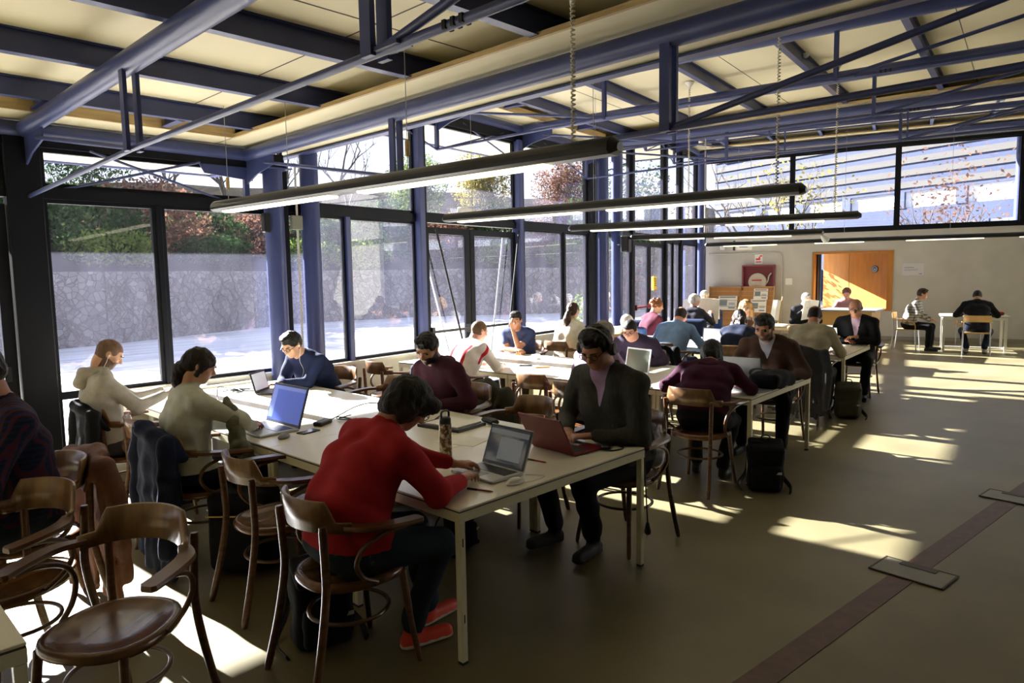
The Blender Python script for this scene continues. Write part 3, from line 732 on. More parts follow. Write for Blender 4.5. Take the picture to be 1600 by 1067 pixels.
# ------------------------------------------------------------------ signed-distance modeller for bodies, clothes and bags
def nrm(v):
    v = np.asarray(v, float); return v/(np.linalg.norm(v)+1e-9)
class SDF:
    def __init__(s): s.p = []
    def rc(s, a, b, ra, rb, g=0, k=0.02, flat=None, sub=False):
        s.p.append(('rc', np.array(a, float), np.array(b, float), ra, rb, g, k, flat, sub)); return s
    def el(s, c, r, g=0, k=0.02, R=None, sub=False):
        s.p.append(('el', np.array(c, float), np.array(r, float), R, None, g, k, None, sub)); return s
    def bx(s, c, h, rad, g=0, k=0.01, R=None, sub=False):
        s.p.append(('bx', np.array(c, float), np.array(h, float), R, rad, g, k, None, sub)); return s
    def chain(s, pts, rs, g=0, k=0.02, flat=None):
        for i in range(len(pts)-1): s.rc(pts[i], pts[i+1], rs[i], rs[i+1], g, k, flat)
        return s
    def mesh(s, name, mats, h=0.01, noise=None, paint=None):
        lo = np.full(3, 1e9); hi = -lo; bb = []
        for q in s.p:
            if q[0] == 'rc':
                r = max(q[3], q[4]); l = np.minimum(q[1], q[2])-r; u = np.maximum(q[1], q[2])+r
            else:
                r = np.max(q[2])*(1.75 if q[0] == 'bx' and q[3] is not None else 1.0); 
                rr = q[2] if q[3] is None else np.full(3, r); l = q[1]-rr; u = q[1]+rr
            m = q[6]+2.5*h; bb.append((l-m, u+m))
            if not q[8]: lo = np.minimum(lo, l); hi = np.maximum(hi, u)
        lo -= 3*h; hi += 3*h
        n = np.ceil((hi-lo)/h).astype(int)+1
        D = np.full(n, 0.5, np.float32); G = np.zeros(n, np.uint8)
        ax = [lo[i]+h*np.arange(n[i]) for i in range(3)]
        for q, (l, u) in zip(s.p, bb):
            i0 = np.maximum(np.floor((l-lo)/h).astype(int), 0); i1 = np.minimum(np.ceil((u-lo)/h).astype(int)+1, n)
            if np.any(i1 <= i0): continue
            sl = tuple(slice(i0[i], i1[i]) for i in range(3))
            X = ax[0][sl[0]][:, None, None].astype(np.float32); Y = ax[1][sl[1]][None, :, None].astype(np.float32); Z = ax[2][sl[2]][None, None, :].astype(np.float32)
            if q[0] == 'rc':
                a, c = q[1], q[2]; fl = q[7]; px, py, pz = X-a[0], Y-a[1], Z-a[2]; d = c-a
                if fl is not None:
                    nn, f = np.array(fl[0], float), fl[1]; nn = nrm(nn); e = (1/f-1)
                    w = px*nn[0]+py*nn[1]+pz*nn[2]; px = px+e*w*nn[0]; py = py+e*w*nn[1]; pz = pz+e*w*nn[2]; d = d+e*d.dot(nn)*nn
                L2_ = d.dot(d)+1e-12; t = np.clip((px*d[0]+py*d[1]+pz*d[2])/L2_, 0, 1)
                v = np.sqrt((px-t*d[0])**2+(py-t*d[1])**2+(pz-t*d[2])**2)-(q[3]+(q[4]-q[3])*t)
                if fl is not None: v = v*(0.5+0.5*fl[1])
            else:
                c = q[1]; px, py, pz = X-c[0], Y-c[1], Z-c[2]; R = q[3]
                if R is not None:
                    px, py, pz = (px*R[0, i]+py*R[1, i]+pz*R[2, i] for i in range(3))
                if q[0] == 'el':
                    r = q[2]; k0 = np.sqrt((px/r[0])**2+(py/r[1])**2+(pz/r[2])**2); k1 = np.sqrt((px/r[0]**2)**2+(py/r[1]**2)**2+(pz/r[2]**2)**2)+1e-6; v = k0*(k0-1)/k1
                else:
                    r = q[2]-q[4]; dx, dy, dz = np.abs(px)-r[0], np.abs(py)-r[1], np.abs(pz)-r[2]
                    v = np.sqrt(np.maximum(dx, 0)**2+np.maximum(dy, 0)**2+np.maximum(dz, 0)**2)+np.minimum(np.maximum(np.maximum(dx, dy), dz), 0)-q[4]
            cur = D[sl]; k = max(q[6], 1e-4)
            if q[8]:
                hh = np.clip(0.5-0.5*(cur+v)/k, 0, 1); D[sl] = cur*(1-hh)+(-v)*hh+k*hh*(1-hh)
            else:
                gg = G[sl]; gg[v < cur] = q[5]
                hh = np.maximum(k-np.abs(cur-v), 0)/k; D[sl] = np.minimum(cur, v)-hh*hh*k*0.25
        if noise is not None:
            X = ax[0][:, None, None]; Y = ax[1][None, :, None]; Z = ax[2][None, None, :]
            noise(D, G, X, Y, Z)
        ins = D < 0
        c = [ins[:-1, :-1, :-1], ins[1:, :-1, :-1], ins[:-1, 1:, :-1], ins[1:, 1:, :-1], ins[:-1, :-1, 1:], ins[1:, :-1, 1:], ins[:-1, 1:, 1:], ins[1:, 1:, 1:]]
        sm_ = sum(x.astype(np.uint8) for x in c); act = (sm_ > 0) & (sm_ < 8)
        idx = np.argwhere(act); vid = -np.ones(act.shape, np.int32); vid[act] = np.arange(len(idx))
        of = np.array([[0, 0, 0], [1, 0, 0], [0, 1, 0], [1, 1, 0], [0, 0, 1], [1, 0, 1], [0, 1, 1], [1, 1, 1]])
        vals = np.stack([D[idx[:, 0]+o[0], idx[:, 1]+o[1], idx[:, 2]+o[2]] for o in of], 1)
        acc = np.zeros((len(idx), 3)); cnt = np.zeros(len(idx))
        for a, b_ in ((0, 1), (2, 3), (4, 5), (6, 7), (0, 2), (1, 3), (4, 6), (5, 7), (0, 4), (1, 5), (2, 6), (3, 7)):
            va, vb = vals[:, a], vals[:, b_]; m = (va < 0) != (vb < 0)
            t = np.where(m, va/(va-vb+1e-12), 0)[:, None]
            acc += np.where(m[:, None], of[a]+(of[b_]-of[a])*t, 0); cnt += m
        V = (idx+acc/cnt[:, None])*h+lo
        gm = np.argmin(np.abs(vals), 1)
        quads = []
        for axn in range(3):
            s1 = [slice(None)]*3; s2 = [slice(None)]*3; s1[axn] = slice(0, -1); s2[axn] = slice(1, None)
            e1, e2 = ins[tuple(s1)], ins[tuple(s2)]; ch = np.argwhere(e1 != e2)
            u, w = [(1, 2), (2, 0), (0, 1)][axn]
            ok = (ch[:, u] > 0) & (ch[:, w] > 0) & (ch[:, u] < n[u]-1) & (ch[:, w] < n[w]-1); ch = ch[ok]
            fl = e1[ch[:, 0], ch[:, 1], ch[:, 2]]
            def g_(du, dw):
                p = ch.copy(); p[:, u] += du; p[:, w] += dw; return vid[p[:, 0], p[:, 1], p[:, 2]]
            qd = np.stack([g_(-1, -1), g_(0, -1), g_(0, 0), g_(-1, 0)], 1)
            qd[~fl] = qd[~fl][:, ::-1]
            quads.append(qd)
        Q_ = np.concatenate(quads); Q_ = Q_[(Q_ >= 0).all(1)]
        vg = np.array([0])
        cell = of[gm]; vg = G[idx[:, 0]+cell[:, 0], idx[:, 1]+cell[:, 1], idx[:, 2]+cell[:, 2]]
        # one smoothing pass
        for _ in range(2):
            A = np.zeros_like(V); C = np.zeros(len(V))
            for i in range(4):
                for j in (1, 3):
                    np.add.at(A, Q_[:, i], V[Q_[:, (i+j) % 4]]); np.add.at(C, Q_[:, i], 1)
            V = V*0.55+0.45*A/np.maximum(C, 1)[:, None]
        fg = np.sort(vg[Q_], 1)[:, 1]
        if paint is not None: paint(V[Q_].mean(1), fg)
        if fg.max() > 0:
            E_ = np.concatenate([Q_[:, [i, (i+1) % 4]] for i in range(4)]); E_.sort(1); F_ = np.tile(fg, 4)
            key = E_[:, 0].astype(np.int64)*len(V)+E_[:, 1]; o_ = np.argsort(key, kind='stable'); key = key[o_]; F_ = F_[o_]; E_ = E_[o_]
            m_ = (key[1:] == key[:-1]) & (F_[1:] != F_[:-1]); B_ = E_[1:][m_]
            if len(B_):
                for _ in range(8):
                    A = np.zeros_like(V); C = np.zeros(len(V))
                    for a, b_ in ((0, 1), (1, 0)): np.add.at(A, B_[:, a], V[B_[:, b_]]); np.add.at(C, B_[:, a], 1)
                    mm = C == 2; V[mm] = V[mm]*0.5+0.5*A[mm]/C[mm][:, None]
        me = bpy.data.meshes.new(name); me.vertices.add(len(V)); me.vertices.foreach_set('co', V.astype(np.float32).ravel())
        me.loops.add(4*len(Q_)); me.loops.foreach_set('vertex_index', Q_.ravel().astype(np.int32))
        me.polygons.add(len(Q_)); me.polygons.foreach_set('loop_start', np.arange(0, 4*len(Q_), 4, dtype=np.int32))
        for m in (mats if isinstance(mats, (list, tuple)) else [mats]): me.materials.append(m)
        nm = len(me.materials)
        me.polygons.foreach_set('material_index', np.minimum(fg, nm-1).astype(np.int32)); me.polygons.foreach_set('use_smooth', np.ones(len(Q_), bool))
        me.update(); me.validate()
        return me
    def build(s, name, mats, parent=None, h=0.01, noise=None, loc=None, rotz=None, paint=None):
        o = bpy.data.objects.new(name, s.mesh(name, mats, h, noise, paint)); COL.objects.link(o)
        if parent is not None: o.parent = parent
        if loc is not None: o.location = loc
        if rotz is not None: o.rotation_euler = (0, 0, rotz)
        return o
def folds(gs, amp=0.004, f=38.0, seed=0.0):
    def fn(D, G, X, Y, Z):
        w = np.sin(f*0.55*(X+0.6*Y+0.5*Z)+seed+2.0*np.sin(f*0.21*(Z-X)+seed))*np.sin(f*0.8*(Z+0.45*Y-0.3*X)+1.3*seed+1.5*np.sin(f*0.3*Y))
        m = np.isin(G, gs); D += (amp*w*m).astype(np.float32)
    return fn
SKIN = {'light': mat('skin_light', 'C99A7C', 0.55, var=0.08, scale=20), 'tan': mat('skin_tan', 'A9765A', 0.5, var=0.08, scale=20), 'pink': mat('skin_rosy', 'CF9680', 0.55, var=0.08, scale=20)}
LIP = mat('lips', '9A5A50', 0.5); EYE = mat('dark_eye', '1E1612', 0.25)
def hairm(n, c): return mat('hair_'+n, c, 0.55, var=0.35, scale=30, bump=0.7, bscale=120, stretch=(1, 1, 0.25), spec=0.3)
HB = hairm('black', '16120F'); HBR = hairm('brown', '3A2618'); HGR = hairm('grey', '8C8880'); HDB = hairm('dark_brown', '21160F'); HBL = hairm('blond', 'A8814E'); HST = hairm('stubble', '6B5242'); HWH = hairm('white', 'CFCBC2')
def rot(ax, a):
    c, s_ = math.cos(a), math.sin(a)
    return np.array({'x': [[1, 0, 0], [0, c, -s_], [0, s_, c]], 'y': [[c, 0, s_], [0, 1, 0], [-s_, 0, c]], 'z': [[c, -s_, 0], [s_, c, 0], [0, 0, 1]]}[ax])
def ik(a, c, l1, l2, pole):
    d = c-a; L = np.linalg.norm(d); L = min(L, (l1+l2)*0.999); u = nrm(d); x = (l1*l1-l2*l2+L*L)/(2*L); y = math.sqrt(max(l1*l1-x*x, 0))
    p = np.array(pole, float); p = nrm(p-u*p.dot(u)); return a+u*x+p*y, a+u*L
def hand(S, w, fwd, up, side, curl=0.4, g=0, spread=0.0, big=1.0):
    """w wrist, fwd finger direction, up back-of-hand direction, side +1 = thumb on the +x side of the palm frame"""
    fwd = nrm(fwd); up = nrm(np.array(up, float)-fwd*np.dot(up, fwd)); sx = np.cross(fwd, up)*side
    P = lambda f, s_, u: w+fwd*f*big+sx*s_*big+up*u*big
    S.rc(P(-0.01, 0, 0), P(0.03, 0, 0), 0.024*big, 0.030*big, g, 0.012, flat=(up, 0.62))
    S.rc(P(0.03, 0.012, 0), P(0.078, 0.016, 0), 0.026*big, 0.026*big, g, 0.010, flat=(up, 0.5))
    S.rc(P(0.03, -0.012, 0), P(0.074, -0.020, 0), 0.024*big, 0.022*big, g, 0.010, flat=(up, 0.5))
    for i, (o_, L) in enumerate(((0.030, 0.070), (0.010, 0.080), (-0.011, 0.074), (-0.031, 0.056))):
        c = curl*(1+0.12*i); b0 = P(0.078-0.004*abs(i-1), o_, 0.002); d0 = nrm(fwd*math.cos(c*0.5)-up*math.sin(c*0.5)+sx*o_*(3+spread))
        d1 = nrm(fwd*math.cos(c*1.3)-up*math.sin(c*1.3)+sx*o_*2); d2 = nrm(fwd*math.cos(c*2.1)-up*math.sin(c*2.1))
        p1 = b0+d0*L*0.45*big; p2 = p1+d1*L*0.32*big; p3 = p2+d2*L*0.22*big
        S.rc(b0, p1, 0.0098*big, 0.0088*big, g, 0.004); S.rc(p1, p2, 0.0088*big, 0.0078*big, g, 0.004); S.rc(p2, p3, 0.0078*big, 0.0066*big, g, 0.003)
    t0 = P(0.022, 0.026, -0.004); t1 = P(0.050, 0.050, -0.012); t2 = P(0.074, 0.056, -0.018)
    S.rc(P(0.01, 0.012, 0), t0, 0.016*big, 0.015*big, g, 0.01); S.rc(t0, t1, 0.013*big, 0.010*big, g, 0.008); S.rc(t1, t2, 0.010*big, 0.008*big, g, 0.004)
NP = [0]
def person(label, loc, face, top, pants, skin='tan', hair=HB, style='short', lean=18, hunch=16, nod=25, yaw=0, tilt=0,
           hl=(-0.18, 0.42, 0.775), hr=(0.18, 0.42, 0.775), fl=(-0.14, 0.42), fr=(0.14, 0.40), shoe=BLKM, size=1.0, h=0.012, wide=1.0,
           collar=None, hood=False, jacket=None, glasses=False, phones=False, buds=False, beard=None, short=False, curl=0.5, inner=None, vdepth=0.13, polel=(-0.55, -0.25, -0.8), poler=(0.55, -0.25, -0.8), bulk=0.010, legb=0.006,
           sole=None, hdir=None, stripe=None, watch=None, group='people at the reading tables', kneew=0.0, seat=0.46, wrist=0.0, upl=(0, 0, 1), upr=(0, 0, 1), chin=False):
    NP[0] += 1; sd = NP[0]*1.7
    ro = thing('person', label, 'person', (loc[0], loc[1], 0), face, None)
    ro.scale = (size, size, size)
    S = SDF(); V = lambda *a: np.array(a, float)
    zs = seat/size
    P = V(0, 0, zs+0.105); a1 = math.radians(lean); a2 = math.radians(lean+hunch); a3 = math.radians(min(lean+hunch+10, 75))
    d1, d2, d3 = V(0, math.sin(a1), math.cos(a1)), V(0, math.sin(a2), math.cos(a2)), V(0, math.sin(a3), math.cos(a3))
    W = P+d1*0.15; C = W+d1*0.06+d2*0.12; N = C+d2*0.19; 
    n1, n2 = np.cross(V(1, 0, 0), d1), np.cross(V(1, 0, 0), d2)
    w = wide
    # pelvis and torso (group 1 top, 2 trousers)
    S.rc(P+V(-0.07*w, -0.02, -0.01), P+V(0.07*w, -0.02, -0.01), 0.115, 0.115, 2, 0.03, flat=((0, 0, 1), 0.85))
    S.rc(P+V(-0.06*w, 0, 0)+d1*0.045, W+V(-0.05*w, 0, 0), 0.118*w+bulk, 0.114*w+bulk, 1, 0.05, flat=(n1, 1.0)); S.rc(P+V(0.06*w, 0, 0)+d1*0.045, W+V(0.05*w, 0, 0), 0.118*w+bulk, 0.114*w+bulk, 1, 0.05, flat=(n1, 1.0))
    S.rc(W+V(-0.05*w, 0, 0), C+V(-0.065*w, 0, 0), 0.114*w+bulk, 0.124+bulk, 1, 0.05, flat=(n2, 0.98)); S.rc(W+V(0.05*w, 0, 0), C+V(0.065*w, 0, 0), 0.114*w+bulk, 0.124+bulk, 1, 0.05, flat=(n2, 0.98))
    S.rc(C+V(-0.07*w, 0, 0), N+V(-0.075*w, 0, 0)-d2*0.05, 0.122+bulk, 0.088+bulk*0.5, 1, 0.05, flat=(n2, 0.92)); S.rc(C+V(0.07*w, 0, 0), N+V(0.075*w, 0, 0)-d2*0.05, 0.122+bulk, 0.088+bulk*0.5, 1, 0.05, flat=(n2, 0.92))
    sh = [N+V(-0.170*w, 0, 0)-d2*0.055, N+V(0.170*w, 0, 0)-d2*0.055]
    for q in sh: S.rc(N-d2*0.01-n2*0.0, q, 0.064, 0.070, 1, 0.05)
    # arms
    hands = [V(*hl)/V(size, size, size), V(*hr)/V(size, size, size)]
    for i, (q, t) in enumerate(zip(sh, hands)):
        sg = -1 if i == 0 else 1; q = q+V(0, 0.012, 0)
        el_, wr = ik(q, t, 0.29, 0.255, polel if i == 0 else poler)
        if el_[1] > 0.16 and el_[2] < 0.80/size and el_[2] > 0.6: el_[2] = max(el_[2], 0.79/size)
        S.rc(q, el_, 0.062+bulk*0.6, 0.050+bulk*0.5, 1, 0.025)
        ex = 0.0 if not short else 1
        if short:
            m = q+(el_-q)*0.55; S.p.pop(); S.rc(q, m, 0.060, 0.056, 1, 0.02); S.rc(m, el_, 0.043, 0.038, 0, 0.02); S.rc(el_, wr, 0.038, 0.026, 0, 0.015)
        else:
            cu = el_+(wr-el_)*(0.93-wrist); S.rc(el_, cu, 0.050+bulk*0.5, 0.036, 1, 0.02); S.rc(el_+(wr-el_)*0.8, wr, 0.026, 0.024, 0, 0.004)
            S.rc(cu-nrm(wr-el_)*0.03, cu, 0.036, 0.037, 1, 0.004)
        fd = nrm(wr-el_)
        if hdir is not None and hdir[i] is not None: fd = nrm(V(*hdir[i]))
        elif wr[2] < 0.9/size: fd = nrm(fd*V(1, 1, 0.15)+V(-sg*0.15, 0.1, -0.02))
        hand(S, wr+fd*0.012, fd, V(*(upl if i == 0 else upr)), 1 if i == 0 else -1, curl, 0)
        if watch == i: wm_ = MB(); ax_ = nrm(wr-el_); 
    # legs
    kz = max(zs+0.065, 0.50)
    for i, f in enumerate((fl, fr)):
        sg = -1 if i == 0 else 1; hp = P+V(sg*0.085*w, 0.01, -0.025); an = V(f[0], f[1], 0.10)
        kn, an2 = ik(hp, an, 0.42, 0.42, (sg*(0.15+kneew), 0.5, 1.0))
        S.rc(hp, kn, 0.090*w+legb, 0.062+legb, 2, 0.03); S.rc(kn, an2+V(0, 0, 0.03), 0.062+legb, 0.048+legb, 2, 0.02)
        S.rc(an2+V(0, -0.01, -0.0), an2+V(0, 0.0, -0.045), 0.036, 0.038, 3, 0.02)
        toe = an2+V(sg*0.03, 0.165, -0.058); heel = an2+V(0, -0.03, -0.055)
        S.rc(heel, toe, 0.038, 0.034, 3, 0.015, flat=((0, 0, 1), 0.95)); S.rc(heel+V(0, 0, -0.022), toe+V(0, 0, -0.016), 0.040, 0.037, 6, 0.004, flat=((0, 0, 1), 0.45))
    # neck and head
    hb = N+d3*0.075
    S.rc(N-d2*0.03, hb+d3*0.02, 0.058, 0.054, 0, 0.02)
    R = rot('z', math.radians(yaw)) @ rot('y', math.radians(tilt)) @ rot('x', -math.radians(nod))
    H = hb+d3*0.035+R @ V(0, 0.025, 0.075)
    hp_ = lambda x, y, z: H+R @ V(x, y, z)
    he = lambda c, r, g=0, k=0.015, sub=False: S.el(hp_(*c), r, g, k, R, sub)
    he((0, -0.012, 0.022), (0.076, 0.095, 0.088), 0, 0.02); he((0, 0.022, -0.045), (0.058, 0.068, 0.062), 0, 0.03); he((0, 0.058, -0.088), (0.026, 0.024, 0.020), 0, 0.02)
    S.rc(hp_(0, -0.03, -0.05), hb, 0.052, 0.054, 0, 0.03)
    he((-0.030, 0.083, 0.008), (0.018, 0.018, 0.014), 0, 0.01, True); he((0.030, 0.083, 0.008), (0.018, 0.018, 0.014), 0, 0.01, True)
    for sg in (-1, 1):
        he((sg*0.031, 0.072, 0.007), (0.0125, 0.0125, 0.011), 5, 0.002); he((sg*0.031, 0.082, 0.024), (0.024, 0.010, 0.006), 0, 0.01)
        he((sg*0.079, -0.008, -0.008), (0.009, 0.019, 0.030), 0, 0.006); he((sg*0.045, 0.058, -0.022), (0.022, 0.02, 0.02), 0, 0.02)
    S.rc(hp_(0, 0.080, 0.012), hp_(0, 0.106, -0.022), 0.0085, 0.0125, 0, 0.008); S.rc(hp_(-0.012, 0.094, -0.026), hp_(0.012, 0.094, -0.026), 0.008, 0.008, 0, 0.005)
    S.rc(hp_(-0.019, 0.080, -0.050), hp_(0.019, 0.080, -0.050), 0.006, 0.006, 4, 0.004); S.rc(hp_(-0.017, 0.078, -0.060), hp_(0.017, 0.078, -0.060), 0.006, 0.006, 4, 0.004)
    bm_ = beard; scalp = style in ('crop', 'bald', 'short', 'cap')
    def paint(F, g):
        q = (F-P); a_ = q @ d1; near = (np.linalg.norm(q, axis=1) < 0.24) & (np.abs(F[:, 0]) < 0.22*w+0.03) & (F[:, 1] < 0.16)
        g[near & (g == 1) & (a_ < 0.005)] = 2; g[near & (g == 2) & (a_ >= 0.005)] = 1
        qn = F-N; sn = qn @ d2; fr = qn @ (-n2)
        if inner is not None:
            g[(g == 1) & (fr > -0.01) & (sn > -vdepth) & (np.abs(F[:, 0]) < 0.050*(1+sn/vdepth))] = 7
        if stripe is not None:
            bk = (g == 1) & (fr < 0.02) & (np.abs(np.abs(F[:, 0])-(0.085+0.35*(sn+0.30)**2+0.10*np.maximum(0, -sn-0.30))) < 0.020) & (sn < -0.06) & (F[:, 1] < 0.25)
            g[bk] = 7; ar = (g == 1) & (np.abs(F[:, 0]) > 0.20*w) & (np.abs(fr+0.0) < 0.018) & (F[:, 1] > 0.1); g[ar] = 7
        L_ = (F-H) @ R; x, y, z = L_[:, 0], L_[:, 1], L_[:, 2]; hd = (g == 0) & (np.abs(x) < 0.1) & (np.abs(y) < 0.13) & (np.abs(z) < 0.13)
        nz = 0.004*np.sin(x*260)*np.sin(y*240+z*190)
        if bm_ is not None:
            g[hd & (y > -0.02) & (z < -0.030-0.30*(y-0.02)*(y < 0.06)+nz) & (y < 0.098) & (np.abs(x) < 0.075) & ~((np.abs(x) < 0.022) & (np.abs(z+0.055) < 0.010) & (y > 0.07))] = 9
        if scalp:
            line = np.where(y > 0.0, 0.050 if style != 'bald' else 0.2, -0.035)
            side = (np.abs(x) > 0.050) & (y > -0.01) & (y < 0.045) & (z > 0.0)
            m = hd & (((z > line+nz) & (z+0.35*y > 0.055 if False else (z > line+nz))) | ((y < 0.0) & (z > -0.055+nz)) | side)
            if style == 'bald': m = hd & (y < 0.03) & (z < 0.062+nz+0.25*np.abs(x)) & ((y < -0.01) & (z > -0.055+nz) | (np.abs(x) > 0.055) & (z > -0.005))
            m &= ~((np.abs(x) > 0.077) & (np.abs(z+0.008) < 0.032) & (np.abs(y+0.008) < 0.022)); g[m] = 8
    body = S.build('body', [SKIN[skin], top, pants, shoe, LIP, EYE, sole or BLKM, inner or stripe or top, hair, beard or hair], ro, h, folds([1, 2, 7], 0.007 if h < 0.010 else 0.004, 34.0, sd), paint=paint)
    # hair
    if style not in ('none', 'crop', 'bald'):
        K = SDF(); hb2 = lambda c, r, k=0.02, sub=False: K.el(hp_(*c), r, 0, k, R, sub)
        if style in ('short', 'cap'):
            t = {'short': 0.007, 'cap': 0.018}[style]
            hb2((0, -0.024, 0.026), (0.078+t, 0.094+t, 0.089+t)); hb2((0, -0.06, -0.02), (0.060+t*0.5, 0.05+t*0.6, 0.055))
            K.el(hp_(0, 0.128, -0.040), (0.115, 0.098, 0.102), 0, 0.01, R, True); K.el(hp_(0, 0.03, -0.13), (0.12, 0.12, 0.085), 0, 0.015, R, True)
            K.el(hp_(-0.085, 0.03, -0.03), (0.03, 0.05, 0.04), 0, 0.01, R, True); K.el(hp_(0.085, 0.03, -0.03), (0.03, 0.05, 0.04), 0, 0.01, R, True)
            if style == 'short': hb2((0.01, 0.030, 0.098), (0.055, 0.050, 0.018), 0.03)
        elif style == 'shaggy':
            hb2((0, -0.018, 0.030), (0.098, 0.118, 0.102)); hb2((0, -0.065, -0.045), (0.082, 0.062, 0.075), 0.03)
            for sg in (-1, 1): hb2((sg*0.072, -0.005, -0.035), (0.026, 0.045, 0.065), 0.02); hb2((sg*0.05, 0.075, 0.065), (0.045, 0.04, 0.04), 0.02)
            K.el(hp_(0, 0.135, -0.065), (0.075, 0.085, 0.095), 0, 0.01, R, True)
        elif style == 'bald':
            hb2((0, -0.045, -0.010), (0.083, 0.075, 0.062)); K.el(hp_(0, 0.03, 0.085), (0.15, 0.15, 0.075), 0, 0.01, R, True); K.el(hp_(0, 0.11, -0.03), (0.12, 0.095, 0.12), 0, 0.01, R, True); K.el(hp_(0, 0.03, -0.14), (0.12, 0.12, 0.08), 0, 0.015, R, True)
        else:
            hb2((0, -0.016, 0.026), (0.083, 0.103, 0.094)); K.el(hp_(0, 0.13, -0.05), (0.085, 0.09, 0.10), 0, 0.01, R, True)
            if style == 'long':
                for sg in (-1, 1): K.chain([hp_(sg*0.06, 0.01, 0.05), hp_(sg*0.082, 0.01, -0.04), hp_(sg*0.09, 0.0, -0.13), hp_(sg*0.08, 0.0, -0.20)], [0.035, 0.032, 0.03, 0.015], 0, 0.03)
                K.chain([hp_(0, -0.07, 0), hp_(0, -0.085, -0.10), hp_(0, -0.08, -0.19)], [0.075, 0.07, 0.04], 0, 0.03)
            elif style == 'pony':
                K.el(hp_(0, -0.055, -0.04), (0.07, 0.055, 0.05), 0, 0.03, R); K.rc(hp_(0, -0.115, -0.02), hp_(0, -0.12, -0.02), 0.024, 0.026, 0, 0.01)
                q = hp_(0, -0.13, -0.03); K.chain([q, q+V(0, -0.03, -0.10), q+V(0.015, -0.02, -0.20), q+V(0.0, -0.0, -0.31)], [0.034, 0.055, 0.045, 0.016], 0, 0.02)
            elif style == 'tied':
                K.el(hp_(0, -0.07, -0.02), (0.068, 0.05, 0.055), 0, 0.03, R); q = hp_(0, -0.10, -0.07); K.chain([q, q+V(0.0, -0.02, -0.07), q+V(0.01, -0.015, -0.14)], [0.05, 0.038, 0.012], 0, 0.03)
                for sg in (-1, 1): K.rc(hp_(sg*0.07, 0.02, 0.03), hp_(sg*0.082, 0.0, -0.06), 0.026, 0.014, 0, 0.02)
            elif style == 'curly':
                rr = random.Random(int(sd*10))
                for _ in range(16):
                    a, c_ = rr.uniform(0, 2*PI), rr.uniform(-0.3, 1.0); r_ = math.sqrt(max(0, 1-c_*c_)); x_, y_ = r_*math.cos(a), r_*math.sin(a)
                    if y_ > 0.45 and c_ < 0.6: continue
                    K.el(hp_(x_*0.085, -0.02+y_*0.10, 0.03+c_*0.09), (0.032, 0.032, 0.032), 0, 0.01)
        hh = max(h*0.8, 0.0065)
        def hn(D, G, X, Y, Z, sd=sd):
            w_ = np.sin(120*X+sd+2*np.sin(55*Z))*np.sin(110*Y+2*np.sin(60*X))+0.7*np.sin(75*(Z+X)+sd)*np.sin(80*(Y-Z)+2*sd); D += ((0.0045 if style not in ('short', 'cap') else 0.0036)*w_).astype(np.float32)
        K.build('hair', hair, ro, hh, hn)
    if h < 0.0105:
        for sg in (-1, 1): MB().tube([hp_(sg*0.014, 0.0945, 0.024), hp_(sg*0.030, 0.0935, 0.029), hp_(sg*0.048, 0.082, 0.026)], [0.003, 0.0038, 0.002], 6).build('eyebrow', hair, ro)
    if glasses:
        g = MB()
        for sg in (-1, 1):
            g.tube([hp_(sg*0.032+0.022*math.cos(t*PI/6), 0.098, 0.006+0.016*math.sin(t*PI/6)) for t in range(12)], 0.0022, 5, closed=True)
            g.tube([hp_(sg*0.054, 0.096, 0.010), hp_(sg*0.080, 0.02, 0.010), hp_(sg*0.082, -0.012, 0.004)], 0.0022, 5)
        g.tube([hp_(-0.011, 0.099, 0.008), hp_(0.011, 0.099, 0.008)], 0.002, 5); g.build('glasses', BLK, ro)
    if phones:
        g = MB(); g.tube([hp_(0.093*math.cos(t*PI/12), -0.012, -0.01+0.130*math.sin(t*PI/12)) for t in range(13)], 0.007, 8, flat=(1.8, 0.7))
        hb_ = g.build('headphone_band', mat('grey_band', '8C8C88', 0.4), ro)
        for sg in (-1, 1):
            MB().tube([hp_(sg*0.080, -0.01, -0.012), hp_(sg*0.088, -0.01, -0.012), hp_(sg*0.108, -0.01, -0.012), hp_(sg*0.112, -0.01, -0.012)], [0.028, 0.036, 0.034, 0.02], 14).build('ear_cushion', mat('headphone_black', '23241F', 0.5), ro)
    if buds:
        g = MB(); s_ = 1 if buds > 0 else -1
        g.tube(bez([hp_(s_*0.088, 0.0, -0.012), hp_(s_*0.086, 0.01, -0.05), hp_(s_*0.06, 0.05, -0.15), C+V(s_*0.02, 0.14, -0.0), C+V(0, 0.20, -0.12)], 6), 0.0018, 5); g.sph(hp_(s_*0.087, 0.0, -0.010), 0.008, 8); g.build('earphone_cable', WHT, ro)
    # clothing extras
    if hood:
        K = SDF(); K.chain([N+V(-0.075, 0.035, 0.0), N+V(-0.095, -0.03, 0.01), N+V(-0.05, -0.09, 0.012), N+V(0.05, -0.09, 0.012), N+V(0.095, -0.03, 0.01), N+V(0.075, 0.035, 0.0)], [0.024, 0.036, 0.042, 0.042, 0.036, 0.024], 0, 0.03)
        K.rc(N+V(-0.03, -0.12, -0.05), N+V(0.03, -0.12, -0.05), 0.05, 0.05, 0, 0.04)
        K.build('hood', top, ro, max(h, 0.008), folds([0], 0.005, 50.0, sd))
    if collar is not None:
        e_ = lambda x, f, q: N+V(x, 0, 0)-n2*f+d2*q
        K = SDF(); bb_ = bulk
        K.chain([e_(-0.060, 0.062, 0.004), e_(-0.074, 0.005, 0.028), e_(-0.05, -0.052, 0.036), e_(0.05, -0.052, 0.036), e_(0.074, 0.005, 0.028), e_(0.060, 0.062, 0.004)], [0.008, 0.014, 0.014, 0.014, 0.014, 0.008], 0, 0.008)
        K.build('collar', collar, ro, max(h*0.75, 0.006))
